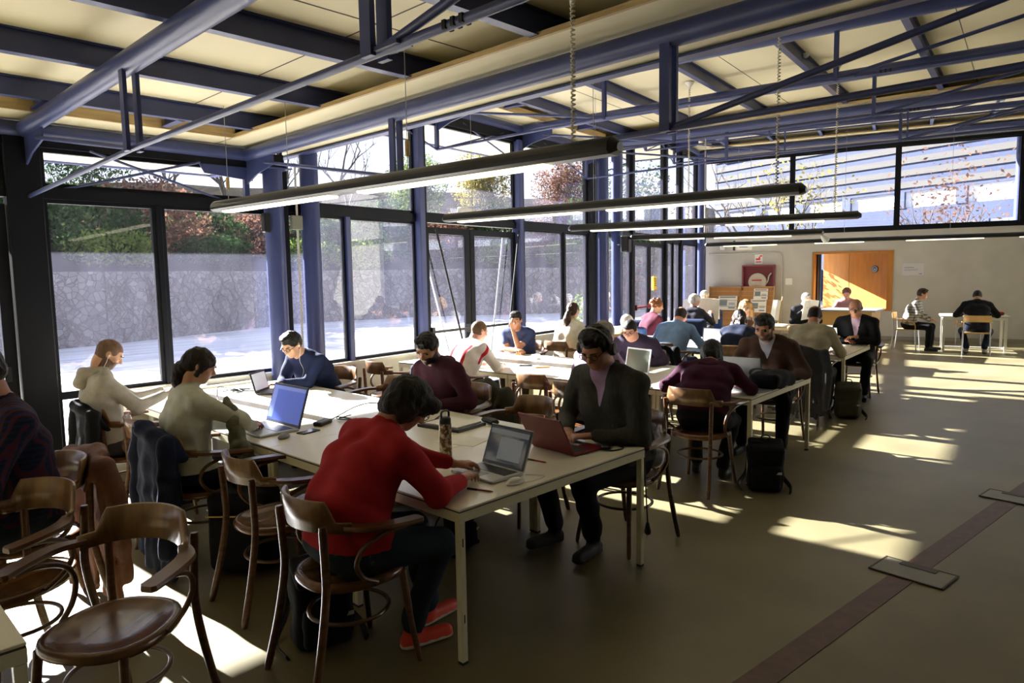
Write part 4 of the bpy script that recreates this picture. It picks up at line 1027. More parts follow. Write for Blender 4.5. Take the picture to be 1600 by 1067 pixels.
    if jacket is not None:
        K = SDF(); f_ = -n2
        for sg in (-1, 1):
            K.rc(N+V(sg*0.060, 0, 0)+f_*0.055-d2*0.0, N-d2*0.20+V(sg*0.022, 0, 0)+f_*(0.115+bulk), 0.022, 0.014, 0, 0.01, flat=(f_, 0.4))
        K.build('lapel', jacket, ro, max(h, 0.008))
    return ro
# ------------------------------------------------------------------ reading tables
def gframe(x, y, deg): return (x, y, math.radians(deg))
G1, G2, G3, G4 = gframe(2.03, 2.3, 0), gframe(5.46, 2.53, 3.4), gframe(8.9, 2.95, 6.0), gframe(12.3, 4.3, 9.0)
def gp(g, x, y): return (g[0]+x*math.cos(g[2])-y*math.sin(g[2]), g[1]+x*math.sin(g[2])+y*math.cos(g[2]))
def table(g, x0, y0, x1, y1, label):
    cx, cy = gp(g, (x0+x1)/2, (y0+y1)/2)
    o = thing('reading_table', label, 'table', (cx, cy, 0), g[2], 'reading tables')
    a, c = (x1-x0)/2-0.002, (y1-y0)/2-0.002
    MB().box(-a, -c, 0.728, a, c, 0.738, bev=0.002).build('tabletop', TTOP, o)
    MB().box(-a+0.001, -c+0.001, 0.721, a-0.001, c-0.001, 0.728).build('edge_band', TEDGE, o)
    b = MB(); b.box(-a, -c, 0.676, a, -c+0.03, 0.721); b.box(-a, c-0.03, 0.676, a, c, 0.721); b.box(-a, -c+0.03, 0.676, -a+0.03, c-0.03, 0.721); b.box(a-0.03, -c+0.03, 0.676, a, c-0.03, 0.721)
    b.build('apron', TCREAM, o)
    for sx in (-1, 1):
        for sy in (-1, 1):
            x, y = sx*(a-0.0185), sy*(c-0.0185)
            l = MB(); l.box(x-0.0175, y-0.0175, 0.012, x+0.0175, y+0.0175, 0.676, bev=0.003); l.cm = 1; l.box(x-0.016, y-0.016, 0, x+0.016, y+0.016, 0.012)
            if sy < 0 and sx < 0:
                l.box(x-0.003, y-0.0185, 0.56, x+0.003, y-0.017, 0.60); l.box(x-0.003, y-0.0185, 0.20, x+0.003, y-0.017, 0.24)
            l.build('leg', [TCREAM, BLKM], o)
    return o
TD = 0.885
for g, labs in ((G1, ['cream table nearest the camera, where the man in red works', 'cream table with the black folder, second from the camera', 'cream table with the silver laptop in front of the white cardigan', 'cream table of the near group before the reader in the grey hoodie', 'cream table at the window end of the near group']),
                (G2, ['cream table of the second group under the black bag', 'cream table of the second group, second from its near end', 'cream table of the second group before the man with glasses, sunlit', 'cream table of the second group with the phone and wallet', 'cream table at the window end of the second group']),
                (G3, ['cream table of the third group before the man in the dark suit', 'cream table of the third group, second from its near end', 'cream table of the third group before the pale blue sweater', 'cream table at the window end of the third group'])):
    for k, lb in enumerate(labs): table(g, 0, k*TD, 1.5, (k+1)*TD, lb)
G0 = gframe(0.42, 2.40, 180)
table(G0, 0, -1.9, 0.75, 0, 'cream table cut by the bottom left corner of the picture')

# ------------------------------------------------------------------ bentwood armchair
def make_chair():
    o = thing('bentwood_armchair', 'x', 'chair', (0, 0, 0), 0, 'brown bentwood armchairs')
    def outl(k, n=40):
        out = []
        for i in range(n):
            t = 2*PI*i/n; c, s_ = math.cos(t), math.sin(t)
            e_ = 2.4; r = (abs(c)**e_+abs(s_)**e_)**(-1/e_)
            out.append((0.205*k*c*r*(1+0.06*s_), 0.215*k*s_*r))
        return out
    b = MB(); pr = [(0.93, 0.418), (1.0, 0.424), (1.02, 0.440), (1.0, 0.456), (0.95, 0.461), (0.86, 0.459), (0.84, 0.455), (0.5, 0.449), (0.0, 0.447)]
    vs = []; fs = []; n = 40
    for k, z in pr: vs += [(x, y, z) for x, y in outl(k)]
    for i in range(len(pr)-1):
        for k in range(n): fs.append((i*n+k, i*n+(k+1) % n, (i+1)*n+(k+1) % n, (i+1)*n+k))
    fs.append(tuple(reversed(range(n))))
    b.add(vs, fs, smooth=True); b.build('seat', WOODS, o)
    # backrest: a curved plywood band, taller in the middle
    b = MB(); R_ = 0.255; cy = 0.02; N = 28; vs = []; 
    for i in range(N+1):
        f = i/N*2-1; a = f*math.radians(62); top = 0.835 if abs(f) < 0.66 else 0.835-0.085*min(1, (abs(f)-0.66)/0.12)
        top -= 0.012*f*f; bot = 0.685+0.012*(1-f*f)
        for r_, z in ((R_-0.008, bot), (R_+0.010, bot), (R_+0.026, top-0.006), (R_+0.020, top), (R_+0.010, top-0.004)):
            vs.append((math.sin(a)*r_*0.92, cy-math.cos(a)*r_, z))
    fs = []
    for i in range(N):
        for k in range(5): fs.append((i*5+k, (i+1)*5+k, (i+1)*5+(k+1) % 5, i*5+(k+1) % 5))
    fs += [(0, 1, 2, 3, 4), tuple(reversed([N*5+q for q in range(5)]))]
    b.add(vs, fs, smooth=True); b.build('backrest', WOODB, o)
    for sg in (-1, 1):
        b = MB(); a0 = math.radians(55)
        pts = bez([(sg*math.sin(a0)*R_*0.95, cy-math.cos(a0)*R_, 0.71), (sg*0.262, -0.05, 0.708), (sg*0.278, 0.06, 0.70), (sg*0.275, 0.175, 0.692)], 6)
        m = len(pts); vs = []; fs = []
        for i, p in enumerate(pts):
            w = 0.017+0.012*min(1, i/6.0); 
            if i == m-1: w *= 0.6
            t = (pts[min(i+1, m-1)]-pts[max(i-1, 0)]).normalized(); x = t.cross(Vector((0, 0, 1))).normalized()
            for dx, dz in ((-w, -0.008), (w, -0.008), (w+0.003, 0.0), (w, 0.013), (-w, 0.013), (-w-0.003, 0.0)): vs.append(p+x*dx+Vector((0, 0, dz)))
        for i in range(m-1):
            for k in range(6): fs.append((i*6+k, i*6+(k+1) % 6, (i+1)*6+(k+1) % 6, (i+1)*6+k))
        fs += [tuple(reversed(range(6))), tuple(range((m-1)*6, m*6))]
        b.add(vs, fs); b.build('arm', WOOD, o)
        MB().tube(bez([(sg*0.268, 0.12, 0.682), (sg*0.262, 0.02, 0.672), (sg*0.250, -0.075, 0.63), (sg*0.240, -0.105, 0.56), (sg*0.226, -0.07, 0.49), (sg*0.212, 0.0, 0.445)], 5), 0.0105, 8).build('arm_brace', WOOD, o)
        MB().tube(bez([(sg*0.200, -0.290, 0.0), (sg*0.186, -0.240, 0.22), (sg*0.176, -0.205, 0.44), (sg*0.178, -0.205, 0.58), (sg*0.184, -0.212, 0.735)], 5), [0.0115]+[0.0150]*19+[0.013], 9, flat=(1.15, 0.95)).build('leg', WOOD, o)
        MB().tube(bez([(sg*0.196, 0.205, 0.0), (sg*0.174, 0.176, 0.22), (sg*0.160, 0.155, 0.43)], 5), [0.0105]+[0.013]*5+[0.016]*5, 9).build('leg', WOOD, o)
    MB().tube([(0.165*math.cos(t*PI/14), 0.165*math.sin(t*PI/14)-0.01, 0.265) for t in range(28)], 0.009, 8, closed=True).build('ring_stretcher', WOOD, o)
    return o
c0 = make_chair(); used = []
c0.scale = (1.1, 1.1, 1.03)
def fa(dx, dy): return math.atan2(-dx, dy)     # rotation so that local +Y points along (dx, dy)
CH = [
 ((0.79, 2.92), fa(-.83, -.56), 'empty brown bentwood armchair filling the bottom left, seat turned to us'),
 ((0.60, 3.72), fa(-.92, -.40), 'empty brown bentwood armchair at the left edge behind the nearest one'),
 ((0.80, 4.30), fa(-1, -.1), 'bentwood armchair of the man in the plaid shirt'),
 ((1.84, 3.60), fa(1, -.05), 'empty bentwood armchair beside the black suitcase'),
 ((1.72, 2.72), fa(1, -.05), 'bentwood armchair under the man in the red sweater'),
 ((1.82, 4.52), fa(1, -.1), 'bentwood armchair under the woman in the white cardigan'),
 ((1.84, 5.17), fa(1, -.05), 'bentwood armchair between the hoodie wearer and the white cardigan'),
 ((1.80, 5.84), fa(1, -.1), 'bentwood armchair under the man in the grey hoodie'),
 ((3.80, 6.25), fa(-1, -.2), 'bentwood armchair under the young man in navy by the column'),
 ((3.72, 5.25), fa(-1, 0), 'empty bentwood armchair behind the black hair of the man in red'),
 ((3.86, 4.35), fa(-1, 0), 'bentwood armchair under the man in the maroon hoodie'),
 ((3.70, 3.52), fa(-1, 0), 'empty bentwood armchair behind the dark red laptop'),
 ((3.78, 2.63), fa(-1, .05), 'bentwood armchair under the man with headphones'),
 ((5.22, 2.86), fa(1, 0.06), 'bentwood armchair under the person in the maroon sweater, seen from behind'),
 ((4.86, 3.80), fa(1, .05), 'bentwood armchair hidden behind the man with headphones'),
 ((5.04, 4.42), fa(1, .03), 'empty bentwood armchair standing in the gap before the sunlit table'),
 ((4.92, 5.60), fa(1, .05), 'bentwood armchair under the man in the white and red top'),
 ((4.72, 6.45), fa(1, -.1), 'empty bentwood armchair near the white window sill'),
 ((7.02, 3.02), fa(-1, -.06), 'bentwood armchair under the bearded man in the brown sweater'),
 ((7.02, 4.60), fa(-1, -.06), 'bentwood armchair under the man with glasses and purple shirt'),
 ((7.05, 6.55), fa(-.9, -.3), 'bentwood armchair under the young man in the blue t-shirt'),
 ((7.60, 6.30), fa(1, .1), 'bentwood armchair under the woman with the long ponytail'),
 ((8.36, 3.20), fa(1, .1), 'bentwood armchair under the grey coat of the man in beige'),
 ((8.40, 4.15), fa(1, .1), 'bentwood armchair behind the woman in navy'),
 ((8.20, 5.00), fa(1, .1), 'bentwood armchair under the man in the pale blue sweater'),
 ((10.48, 3.30), fa(-1, -.1), 'bentwood armchair under the bald man in the dark suit'),
 ((10.45, 4.90), fa(-1, -.1), 'bentwood armchair under the fair haired woman'),
 ((8.25, 6.0), fa(1, .1), 'bentwood armchair under the person in the sand coloured jacket'),
]
for i, (p, a, lab) in enumerate(CH):
    if i == 0: c0.location = (*p, 0); c0.rotation_euler = (0, 0, a); c0['label'] = lab
    else: dup(c0, (*p, 0), a, lab)
# metal chairs with light wood
def make_mchair():
    o = thing('metal_armchair', 'x', 'chair', (0, 0, 0), 0, 'metal chairs with light wood')
    b = MB(); b.box(-0.21, -0.2, 0.44, 0.21, 0.21, 0.458, bev=0.004); b.build('seat', WOODL, o)
    b = MB(); vs = []; N = 10
    for i in range(N+1):
        f = i/N*2-1; x = f*0.235; y = -0.235-0.035*(1-f*f)
        for yy, z in ((y, 0.68), (y-0.012, 0.68), (y-0.02, 0.81), (y-0.008, 0.81)): vs.append((x, yy, z))
    fs = []
    for i in range(N):
        for k in range(4): fs.append((i*4+k, (i+1)*4+k, (i+1)*4+(k+1) % 4, i*4+(k+1) % 4))
    fs += [(0, 1, 2, 3), tuple(reversed([N*4+q for q in range(4)]))]
    b.add(vs, fs); b.build('backrest', WOODL, o)
    for sg in (-1, 1):
        MB().tube([(sg*0.235, -0.27, 0.0), (sg*0.225, -0.22, 0.44), (sg*0.222, -0.235, 0.70)], 0.011, 8).build('leg', ALU, o)
        MB().tube([(sg*0.24, 0.22, 0.0), (sg*0.235, 0.19, 0.45)], 0.011, 8).build('leg', ALU, o)
        MB().tube(bez([(sg*0.235, -0.22, 0.655), (sg*0.25, 0.0, 0.66), (sg*0.25, 0.13, 0.64), (sg*0.240, 0.19, 0.55), (sg*0.236, 0.19, 0.45)], 4), 0.012, 8, flat=(1.5, 0.8)).build('arm', WOODL, o)
    return o
m0 = make_mchair()
MC = [((16.95, 4.35), fa(.1, -1), 'light wood and metal chair under the person in the plaid shirt by the back wall'),
      ((16.72, 3.02), fa(1, .2), 'light wood and metal chair seen from behind, under the man in the dark coat'),
      ((19.0, 3.6), fa(-1, -.2), 'light wood and metal chair facing us across the far right table'),
      ((18.35, 2.1), fa(-.3, 1), 'light wood and metal chair before the blue column at the right edge')]
for i, (p, a, lab) in enumerate(MC):
    if i == 0: m0.location = (*p, 0); m0.rotation_euler = (0, 0, a); m0['label'] = lab
    else: dup(m0, (*p, 0), a, lab)
# far right table
o = thing('white_table', 'white framed table by the back wall at the right', 'table', (17.75, 3.28, 0), A3)
MB().box(-0.42, -0.62, 0.72, 0.42, 0.62, 0.742, bev=0.003).build('tabletop', mat('pale_grey_top', 'C9C8C2', 0.4), o)
for sx in (-1, 1):
    for sy in (-1, 1): MB().box(sx*0.38-0.025, sy*0.55-0.025, 0, sx*0.38+0.025, sy*0.55+0.025, 0.72).build('leg', WHT, o)
b = MB(); b.box(-0.38, -0.55, 0.66, 0.38, 0.55, 0.72); b.build('frame', WHT, o); b = MB(); b.box(-0.36, -0.55, 0.06, -0.33, 0.55, 0.09); b.build('foot_rail', WHT, o)
o = tag(MB().box(-0.15, -0.2, 0, 0.15, 0.2, 0.03, bev=0.004).build('papers', PAPER, None, (17.55, 3.65, 0.742), 0.4), 'white papers on the far right table', 'papers')
o = tag(SDF().rc((-0.12, 0, 0.045), (0.12, 0.03, 0.045), 0.05, 0.055, 0, 0.02, flat=((0, 0, 1), 0.8)).rc((0.05, 0.08, 0.04), (0.12, -0.06, 0.04), 0.045, 0.04, 0, 0.03).build('scarf', cloth('red', '8E2F22'), None, 0.012, None, (17.75, 2.84, 0.742)), 'crumpled red scarf on the far right table', 'scarf')

# ------------------------------------------------------------------ pendant lamps
def lamp(p0, p1, z, lit, label, cables, spot=False, ctop=3.29):
    a = Vector((*p0, z)); c = Vector((*p1, z)); d = (c-a); L = d.length; d.normalize(); ang = math.atan2(d.y, d.x)
    o = thing('tube_lamp', label, 'pendant lamp', (a.x, a.y, z), ang, 'long black pendant lamps')
    hs = MB(); prof = []
    for i in range(13):
        t = PI*i/12; prof.append((0.068*math.cos(t), 0.062*math.sin(t)+0.005))
    prof += [(-0.068, -0.012), (-0.045, -0.03), (0.045, -0.03), (0.068, -0.012)]
    n = len(prof); vs = []; K = [(-0.04, 0.45), (0, 1), (L, 1), (L+0.04, 0.45)]
    for s_, k in K: vs += [(s_, y*k, zz*k) for y, zz in prof]
    fs = []
    for i in range(3):
        for k in range(n): fs.append((i*n+k, i*n+(k+1) % n, (i+1)*n+(k+1) % n, (i+1)*n+k))
    fs += [tuple(reversed(range(n))), tuple(range(3*n, 4*n))]
    hs.add(vs, fs); hs.build('housing', BLK, o)
    for s0, s1 in lit:
        MB().box(s0*L, -0.05, -0.048, s1*L, 0.05, -0.028, bev=0.008).build('diffuser', mat('lit_diffuser', 'FFF6DC', 0.5, emit=(lin((1.0, 0.95, 0.82)), 2.2)), o)
    for f, kind in cables:
        b = MB(); zt = ctop-z
        if kind == 'spring':
            pts = []; turns = int(zt/0.028)
            for i in range(turns*6):
                t = i/6; pts.append((f*L+0.011*math.cos(2*PI*t), 0.011*math.sin(2*PI*t), 0.07+(zt-0.13)*i/(turns*6)))
            b.tube(pts, 0.005, 5); b.build('spiral_cable', mat('pale_cable', 'CFC9B4', 0.5), o)
            MB().lathe([(0.0, zt), (0.06, zt), (0.062, zt-0.012), (0.05, zt-0.03), (0.02, zt-0.055), (0.013, zt-0.09), (0.0, zt-0.09)], 16, TR(f*L, 0, 0)).build('ceiling_rose', WHT, o)
        else:
            b.tube([(f*L, 0, 0.06), (f*L, 0, zt)], 0.003, 5); b.build('suspension_wire', ALU, o)
            if kind == 'grip': MB().tube([(f*L, 0, 0.15), (f*L, 0, 0.16), (f*L, 0, 0.25), (f*L, 0, 0.26)], [0.006, 0.016, 0.016, 0.006], 8).build('wire_grip', BATTEN, o)
    if spot:
        MB().tube([(L, 0, -0.03), (L+0.05, 0.03, -0.09), (L+0.10, 0.06, -0.14)], [0.02, 0.05, 0.06], 14).build('spot_head', WHT, o)
    return o
zL = 2.42
lamp((2.79, 6.34), (3.02, 2.16), zL, [(0.04, 0.42), (0.50, 0.90)], 'long black pendant lamp over the nearest table group', [(0.05, 'grip'), (0.28, 'wire'), (0.62, 'grip'), (0.94, 'spring')])
lamp((5.33, 6.13), (5.78, 2.29), zL, [(0.05, 0.46), (0.54, 0.9)], 'second long pendant lamp from the front, over the second table group', [(0.1, 'wire'), (0.5, 'wire'), (0.95, 'spring')], ctop=4.27)
lamp((7.99, 6.46), (9.18, 2.94), zL, [(0.08, 0.5), (0.58, 0.9)], 'third long pendant lamp from the front, over the third table group', [(0.1, 'wire'), (0.45, 'spring'), (0.93, 'spring')], ctop=4.27)
lamp((11.2, 7.6), (12.83, 4.71), zL, [(0.1, 0.40), (0.45, 0.85)], 'fourth pendant lamp from the front with a spotlight at its end', [(0.1, 'wire'), (0.4, 'spring')], spot=True, ctop=5.19)
lamp((16.1, 8.7), (19.1, -1.2), zL, [(0.04, 0.16), (0.24, 0.34), (0.42, 0.56), (0.62, 0.78), (0.84, 0.97)], 'very long pendant lamp line in front of the back wall', [(0.1, 'wire'), (0.3, 'wire'), (0.5, 'wire'), (0.8, 'wire')], ctop=5.19)

# ------------------------------------------------------------------ things on the back wall
def onback(name, label, cat, s, z): 
    p = MBk @ Vector((s, -0.002, z)); return thing(name, label, cat, p, AB)
s_ = ws(8.32)
o = onback('hose_cabinet', 'dark red framed fire hose cabinet with glass front above the shelves', 'fire hose cabinet', s_, 1.5)
b = MB(); b.box(-0.42, -0.13, -0.42, -0.38, 0, 0.42); b.box(0.38, -0.13, -0.42, 0.42, 0, 0.42); b.box(-0.38, -0.13, 0.38, 0.38, 0, 0.42); b.box(-0.38, -0.13, -0.42, 0.38, 0, -0.38); b.build('frame', mat('maroon_frame', '7A3A42', 0.45), o)
MB().box(-0.38, -0.02, -0.38, 0.38, -0.001, 0.38).build('back', mat('cabinet_red', '6E1D26', 0.5), o)
rmx = Matrix.Rotation(PI/2, 4, 'X')
MB().lathe([(0, 0.03), (0.22, 0.03), (0.235, 0.04), (0.235, 0.09), (0.22, 0.1), (0.2, 0.085), (0.08, 0.08), (0.07, 0.10), (0, 0.10)], 28, TR(-0.02, 0, -0.03) @ rmx).build('hose_reel', mat('pale_hose', 'B9B0A2', 0.6), o)
MB().tube(bez([(0.16, -0.07, -0.12), (0.24, -0.07, -0.02), (0.27, -0.07, 0.12), (0.33, -0.07, 0.2)], 5), 0.018, 8).build('nozzle', SILV, o)
MB().box(-0.16, -0.104, -0.005, 0.09, -0.102, 0.03).build('label_print', mat('red_print', 'A83038', 0.6), o)
MB().box(0.24, -0.03, -0.36, 0.36, -0.021, -0.2).build('card', PAPER, o)
o = onback('fire_sign', 'small white and red fire hose sign above the cabinet', 'sign', ws(8.33), 2.07)
MB().box(-0.10, -0.012, -0.13, 0.10, 0, 0.13).build('plate', WHT, o)
b = MB(); b.box(-0.07, -0.016, -0.02, 0.04, -0.012, 0.03); b.box(-0.0, -0.016, 0.03, 0.04, -0.012, 0.07); b.box(0.03, -0.016, 0.07, 0.09, -0.012, 0.11); b.box(-0.07, -0.016, -0.08, 0.07, -0.012, -0.055); b.build('symbol', mat('sign_red', 'D8343A', 0.5), o)
o = onback('info_plaque', 'white information plaque to the right of the wooden opening', 'plaque', ws(4.84), 1.74)
MB().box(-0.235, -0.02, -0.155, 0.235, 0, 0.155, bev=0.003).build('plate', mat('plaque_grey', 'C9C9CE', 0.4), o)
b = MB(); b.box(-0.19, -0.023, 0.04, 0.02, -0.02, 0.055); b.box(-0.19, -0.023, 0.0, 0.12, -0.02, 0.008); b.box(-0.19, -0.023, -0.03, 0.10, -0.02, -0.022); b.box(0.13, -0.023, -0.12, 0.19, -0.02, -0.10); b.build('print', mat('plaque_print', '85858C', 0.6), o)
o = onback('thermostat', 'white switch box on the wall beside the conduit', 'switch box', ws(7.58), 1.47)
MB().box(-0.09, -0.05, -0.09, 0.09, 0, 0.09, bev=0.006).build('box', WHT, o)
o = onback('conduit', 'grey painted conduit bending down the back wall', 'conduit', 0, 0)
MB().tube(bez([(0.35, -0.03, 2.24), (1.2, -0.03, 2.24), (ws(7.75)-0.15, -0.03, 2.24), (ws(7.75)-0.02, -0.03, 2.18), (ws(7.75), -0.03, 2.0), (ws(7.75), -0.03, 1.0), (ws(7.75), -0.03, 0.02)], 4), 0.016, 8).build('pipe', CONC, o)
o = onback('wall_alarm', 'small white alarm box high on the back wall near the corner', 'alarm', ws(9.25), 2.45)
MB().box(-0.06, -0.05, -0.1, 0.06, 0, 0.1, bev=0.01).build('box', WHT, o)
# hanging sign below the long lamp line
p = MBk @ Vector((ws(8.4), -1.7, 2.4)); o = thing('hanging_sign', 'small white sign hanging before the back wall lamp line', 'sign', p, AB)
MB().box(-0.2, -0.008, -0.11, 0.2, 0.008, 0.11).build('board', WHT, o); MB().box(-0.10, -0.011, -0.05, 0.10, -0.008, -0.02).build('print', mat('sign_print', '8A8A80', 0.6), o)
for sx in (-0.15, 0.15): MB().tube([(sx, 0, 0.11), (sx, 0, 2.9)], 0.002, 4).build('wire', ALU, o)
MB().box(-0.25, -0.03, -0.12, -0.2, 0.03, 0.12).build('end_clip', BLK, o)
# newspaper shelves
def shelf(s, label, wdt, papers):
    p = MBk @ Vector((s, -0.05, 0)); o = thing('newspaper_rack', label, 'shelf', p, AB, 'sloping newspaper racks')
    for sx in (-1, 1):
        b = MB(); x = sx*wdt/2
        pl = [(-0.05, 1.36), (-0.11, 1.36), (-0.44, 0.25), (-0.44, 0), (-0.02, 0), (-0.02, 1.3)]
        vs = [(x+dx, y, z) for dx in (-0.012, 0.012) for y, z in pl]; n = 6
        b.add(vs, [tuple(reversed(range(n))), tuple(range(n, 2*n))]+[(i, (i+1) % n, (i+1) % n+n, i+n) for i in range(n)]); b.build('side_panel', WOODL, o)
    vs = [(-wdt/2, -0.05, 1.35), (wdt/2, -0.05, 1.35), (wdt/2, -0.38, 0.28), (-wdt/2, -0.38, 0.28), (-wdt/2, -0.04, 1.35), (wdt/2, -0.04, 1.35), (wdt/2, -0.36, 0.28), (-wdt/2, -0.36, 0.28)]
    MB().add(vs, [(0, 3, 2, 1), (4, 5, 6, 7), (0, 1, 5, 4), (1, 2, 6, 5), (2, 3, 7, 6), (3, 0, 4, 7)]).build('back_board', mat('rack_board', 'B9854C', 0.5, var=0.1, scale=3, stretch=(8, 1, 1)), o)
    for z in (1.33, 1.22, 1.10, 0.98, 0.82, 0.66, 0.5, 0.34):
        y = -0.05-(1.35-z)*0.308-0.035; MB().bar((-wdt/2, y, z), (wdt/2, y, z), 0.022, 0.014).build('ledge', WOODL, o)
    for j, (px, pz, w_, h_, lab) in enumerate(papers):
        y = -0.05-(1.35-pz)*0.308-0.028; q = p+RZ(AB).to_3x3() @ Vector((px, y, pz))
        n_ = thing('newspaper', lab, 'newspaper', q, AB, 'newspapers on the racks'); n_.rotation_euler = (-0.3, 0, AB)
        MB().box(-w_/2, -0.012, 0, w_/2, 0, h_).build('sheets', PAPER, n_)
        b = MB(); b.box(-w_*0.42, -0.014, h_*0.84, w_*0.42, -0.012, h_*0.93); b.box(-w_*0.42, -0.014, h_*0.30, -w_*0.02, -0.012, h_*0.72); b.box(w_*0.06, -0.014, h_*0.45, w_*0.4, -0.012, h_*0.5); b.box(w_*0.06, -0.014, h_*0.35, w_*0.4, -0.012, h_*0.4); b.box(w_*0.06, -0.014, h_*0.1, w_*0.4, -0.012, h_*0.2)
        b.build('print', mat('news_print', ['7E8F92', '8A8F86'][j % 2], 0.7), n_)
shelf(ws(9.15), 'light wood newspaper rack by the corner, nearly empty', 0.84, [(0.1, 0.72, 0.5, 0.4, 'grey newspaper low on the left rack')])
shelf(ws(8.33), 'light wood newspaper rack under the hose cabinet, with papers', 0.86, [(0.10, 1.0, 0.36, 0.3, 'white newspaper in the upper row of the right rack'), (0.06, 0.66, 0.40, 0.36, 'white newspaper in the lower row of the right rack')])
# smoke detector, cameras
o = thing('smoke_detector', 'small white smoke detector on the middle bay ceiling', 'smoke detector', (8.45, 3.35, 4.27))
MB().lathe([(0, 0.015), (0.06, 0.015), (0.06, -0.01), (0.045, -0.035), (0, -0.04)], 18).build('body', WHT, o)
o = thing('loudspeaker', 'black loudspeaker box on the right column of the far pair', 'loudspeaker', (11.17, 7.80, 2.32), A3)
MB().box(-0.09, -0.16, -0.16, 0.09, 0.0, 0.16, bev=0.02).build('cabinet', BLK, o); MB().bar((0, -0.02, 0), (0.1, 0.12, 0), 0.03, 0.03).build('bracket', BLKM, o)
o = thing('sensor_box', 'small dark box strapped to the left blue column near the front', 'sensor', (3.56, 6.93, 2.36))
MB().box(-0.05, -0.05, -0.1, 0.02, 0.03, 0.1, bev=0.01).build('box', BLK, o)
o = thing('emergency_light', 'white emergency light box above the glass double door', 'emergency light', L2(sC-0.15, -0.09, 2.68), A2)
MB().box(-0.16, -0.05, -0.055, 0.16, 0.03, 0.055, bev=0.01).build('box', WHT, o)
# thin conduit with switch between the column pair
o = thing('conduit', 'thin grey conduit with junction box between the near blue columns', 'conduit', (3.90, 6.92, 0))
MB().tube([(0, 0, 0.0), (0, 0, 3.0)], 0.012, 8).build('pipe', CONC, o); MB().box(-0.07, -0.03, 2.30, 0.05, 0.03, 2.45, bev=0.005).build('junction_box', mat('grey_box', '76786F', 0.5), o)
# window convector: a pale cylinder-ended heater along the sill
o = thing('convector_heater', 'pale cylindrical heater casing along the near window sill', 'heater', (2.05, 6.9, 0.66))
MB().tube([(0, 0, 0), (1.30, 0, 0)], 0.085, 20).build('casing', WHITEP, o)
for x in (0.25, 1.05): MB().box(x-0.015, -0.02, -0.66, x+0.015, 0.02, -0.05).build('bracket', WHITEP, o)

# ------------------------------------------------------------------ counter and reading corner
o = thing('service_counter', 'light wood service counter with a grey top before the back wall', 'counter', (15.6, 5.25, 0), A3-0.15)
MB().box(-0.45, -0.65, 0.04, 0.45, 0.35, 0.90, bev=0.004).build('body', mat('counter_wood', 'BE9252', 0.5, var=0.1, scale=3, stretch=(4, 4, 0.6)), o)
MB().box(-0.5, -0.72, 0.90, 0.5, 0.40, 0.935, bev=0.004).build('worktop', mat('counter_top', '8F8F8C', 0.35), o)
MB().box(-0.42, -0.6, 0, 0.42, 0.3, 0.04).build('plinth', BLKM, o)
def lounge(p, a, m, label):
    o = thing('lounge_chair', label, 'armchair', (*p, 0), a, 'low upholstered chairs')
    SDF().bx((0, 0.02, 0.33), (0.32, 0.32, 0.10), 0.06).build('seat_cushion', m, o, 0.02)
    SDF().bx((0, -0.30, 0.62), (0.33, 0.08, 0.28), 0.07, R=None).build('backrest', m, o, 0.02)
    for sx in (-1, 1):
        for sy in (-1, 1): MB().tube([(sx*0.26, sy*0.24, 0), (sx*0.26, sy*0.24, 0.26)], 0.018, 8).build('leg', ALU, o)
UB = cloth('chair_blue', '3F5688'); UN = cloth('chair_navy', '2A3550')
lounge((10.0, 6.5), fa(1, -.3), UB, 'blue upholstered chair by the far columns'); lounge((11.4, 7.35), fa(1, .2), UN, 'dark blue upholstered chair left of the white haired reader')
lounge((12.05, 6.75), fa(1, .2), UN, 'dark upholstered chair under the white haired reader seen from behind'); lounge((14.6, 7.9), fa(-1, -.3), UB, 'blue upholstered chair by the newspaper racks')
o = thing('low_table', 'low table between the upholstered chairs', 'table', (13.3, 7.1, 0), A3)
MB().box(-0.4, -0.4, 0.42, 0.4, 0.4, 0.45, bev=0.004).build('tabletop', WOODL, o)
for sx in (-1, 1):
    for sy in (-1, 1): MB().box(sx*0.36-0.02, sy*0.36-0.02, 0, sx*0.36+0.02, sy*0.36+0.02, 0.42).build('leg', TCREAM, o)
o = thing('spindle_chair', 'light wood chair with a curved spindle back before the counter', 'chair', (12.75, 4.95, 0), fa(1, .2))
SDF().bx((0, 0, 0.44), (0.22, 0.21, 0.02), 0.015).build('seat', WOODL, o, 0.01)
MB().tube(bez([(-0.24, 0.02, 0.66), (-0.22, -0.17, 0.76), (0, -0.25, 0.80), (0.22, -0.17, 0.76), (0.24, 0.02, 0.66)], 6), 0.016, 8).build('back_rail', WOODL, o)
for k in range(7):
    a = math.radians(-70+k*23.3); MB().tube([(0.2*math.sin(a), -0.18*math.cos(a), 0.45), (0.235*math.sin(a), -0.235*math.cos(a), 0.78-0.08*abs(math.sin(a)))], 0.008, 6).build('spindle', WOODL, o)
for sx in (-1, 1):
    for sy in (-1, 1): MB().tube([(sx*0.22, sy*0.22, 0), (sx*0.17, sy*0.17, 0.44)], 0.015, 8).build('leg', WOODL, o)
table(G4, 0.6, 0.0, 1.35, 1.6, 'cream table of the fourth row before the counter, covered with papers')

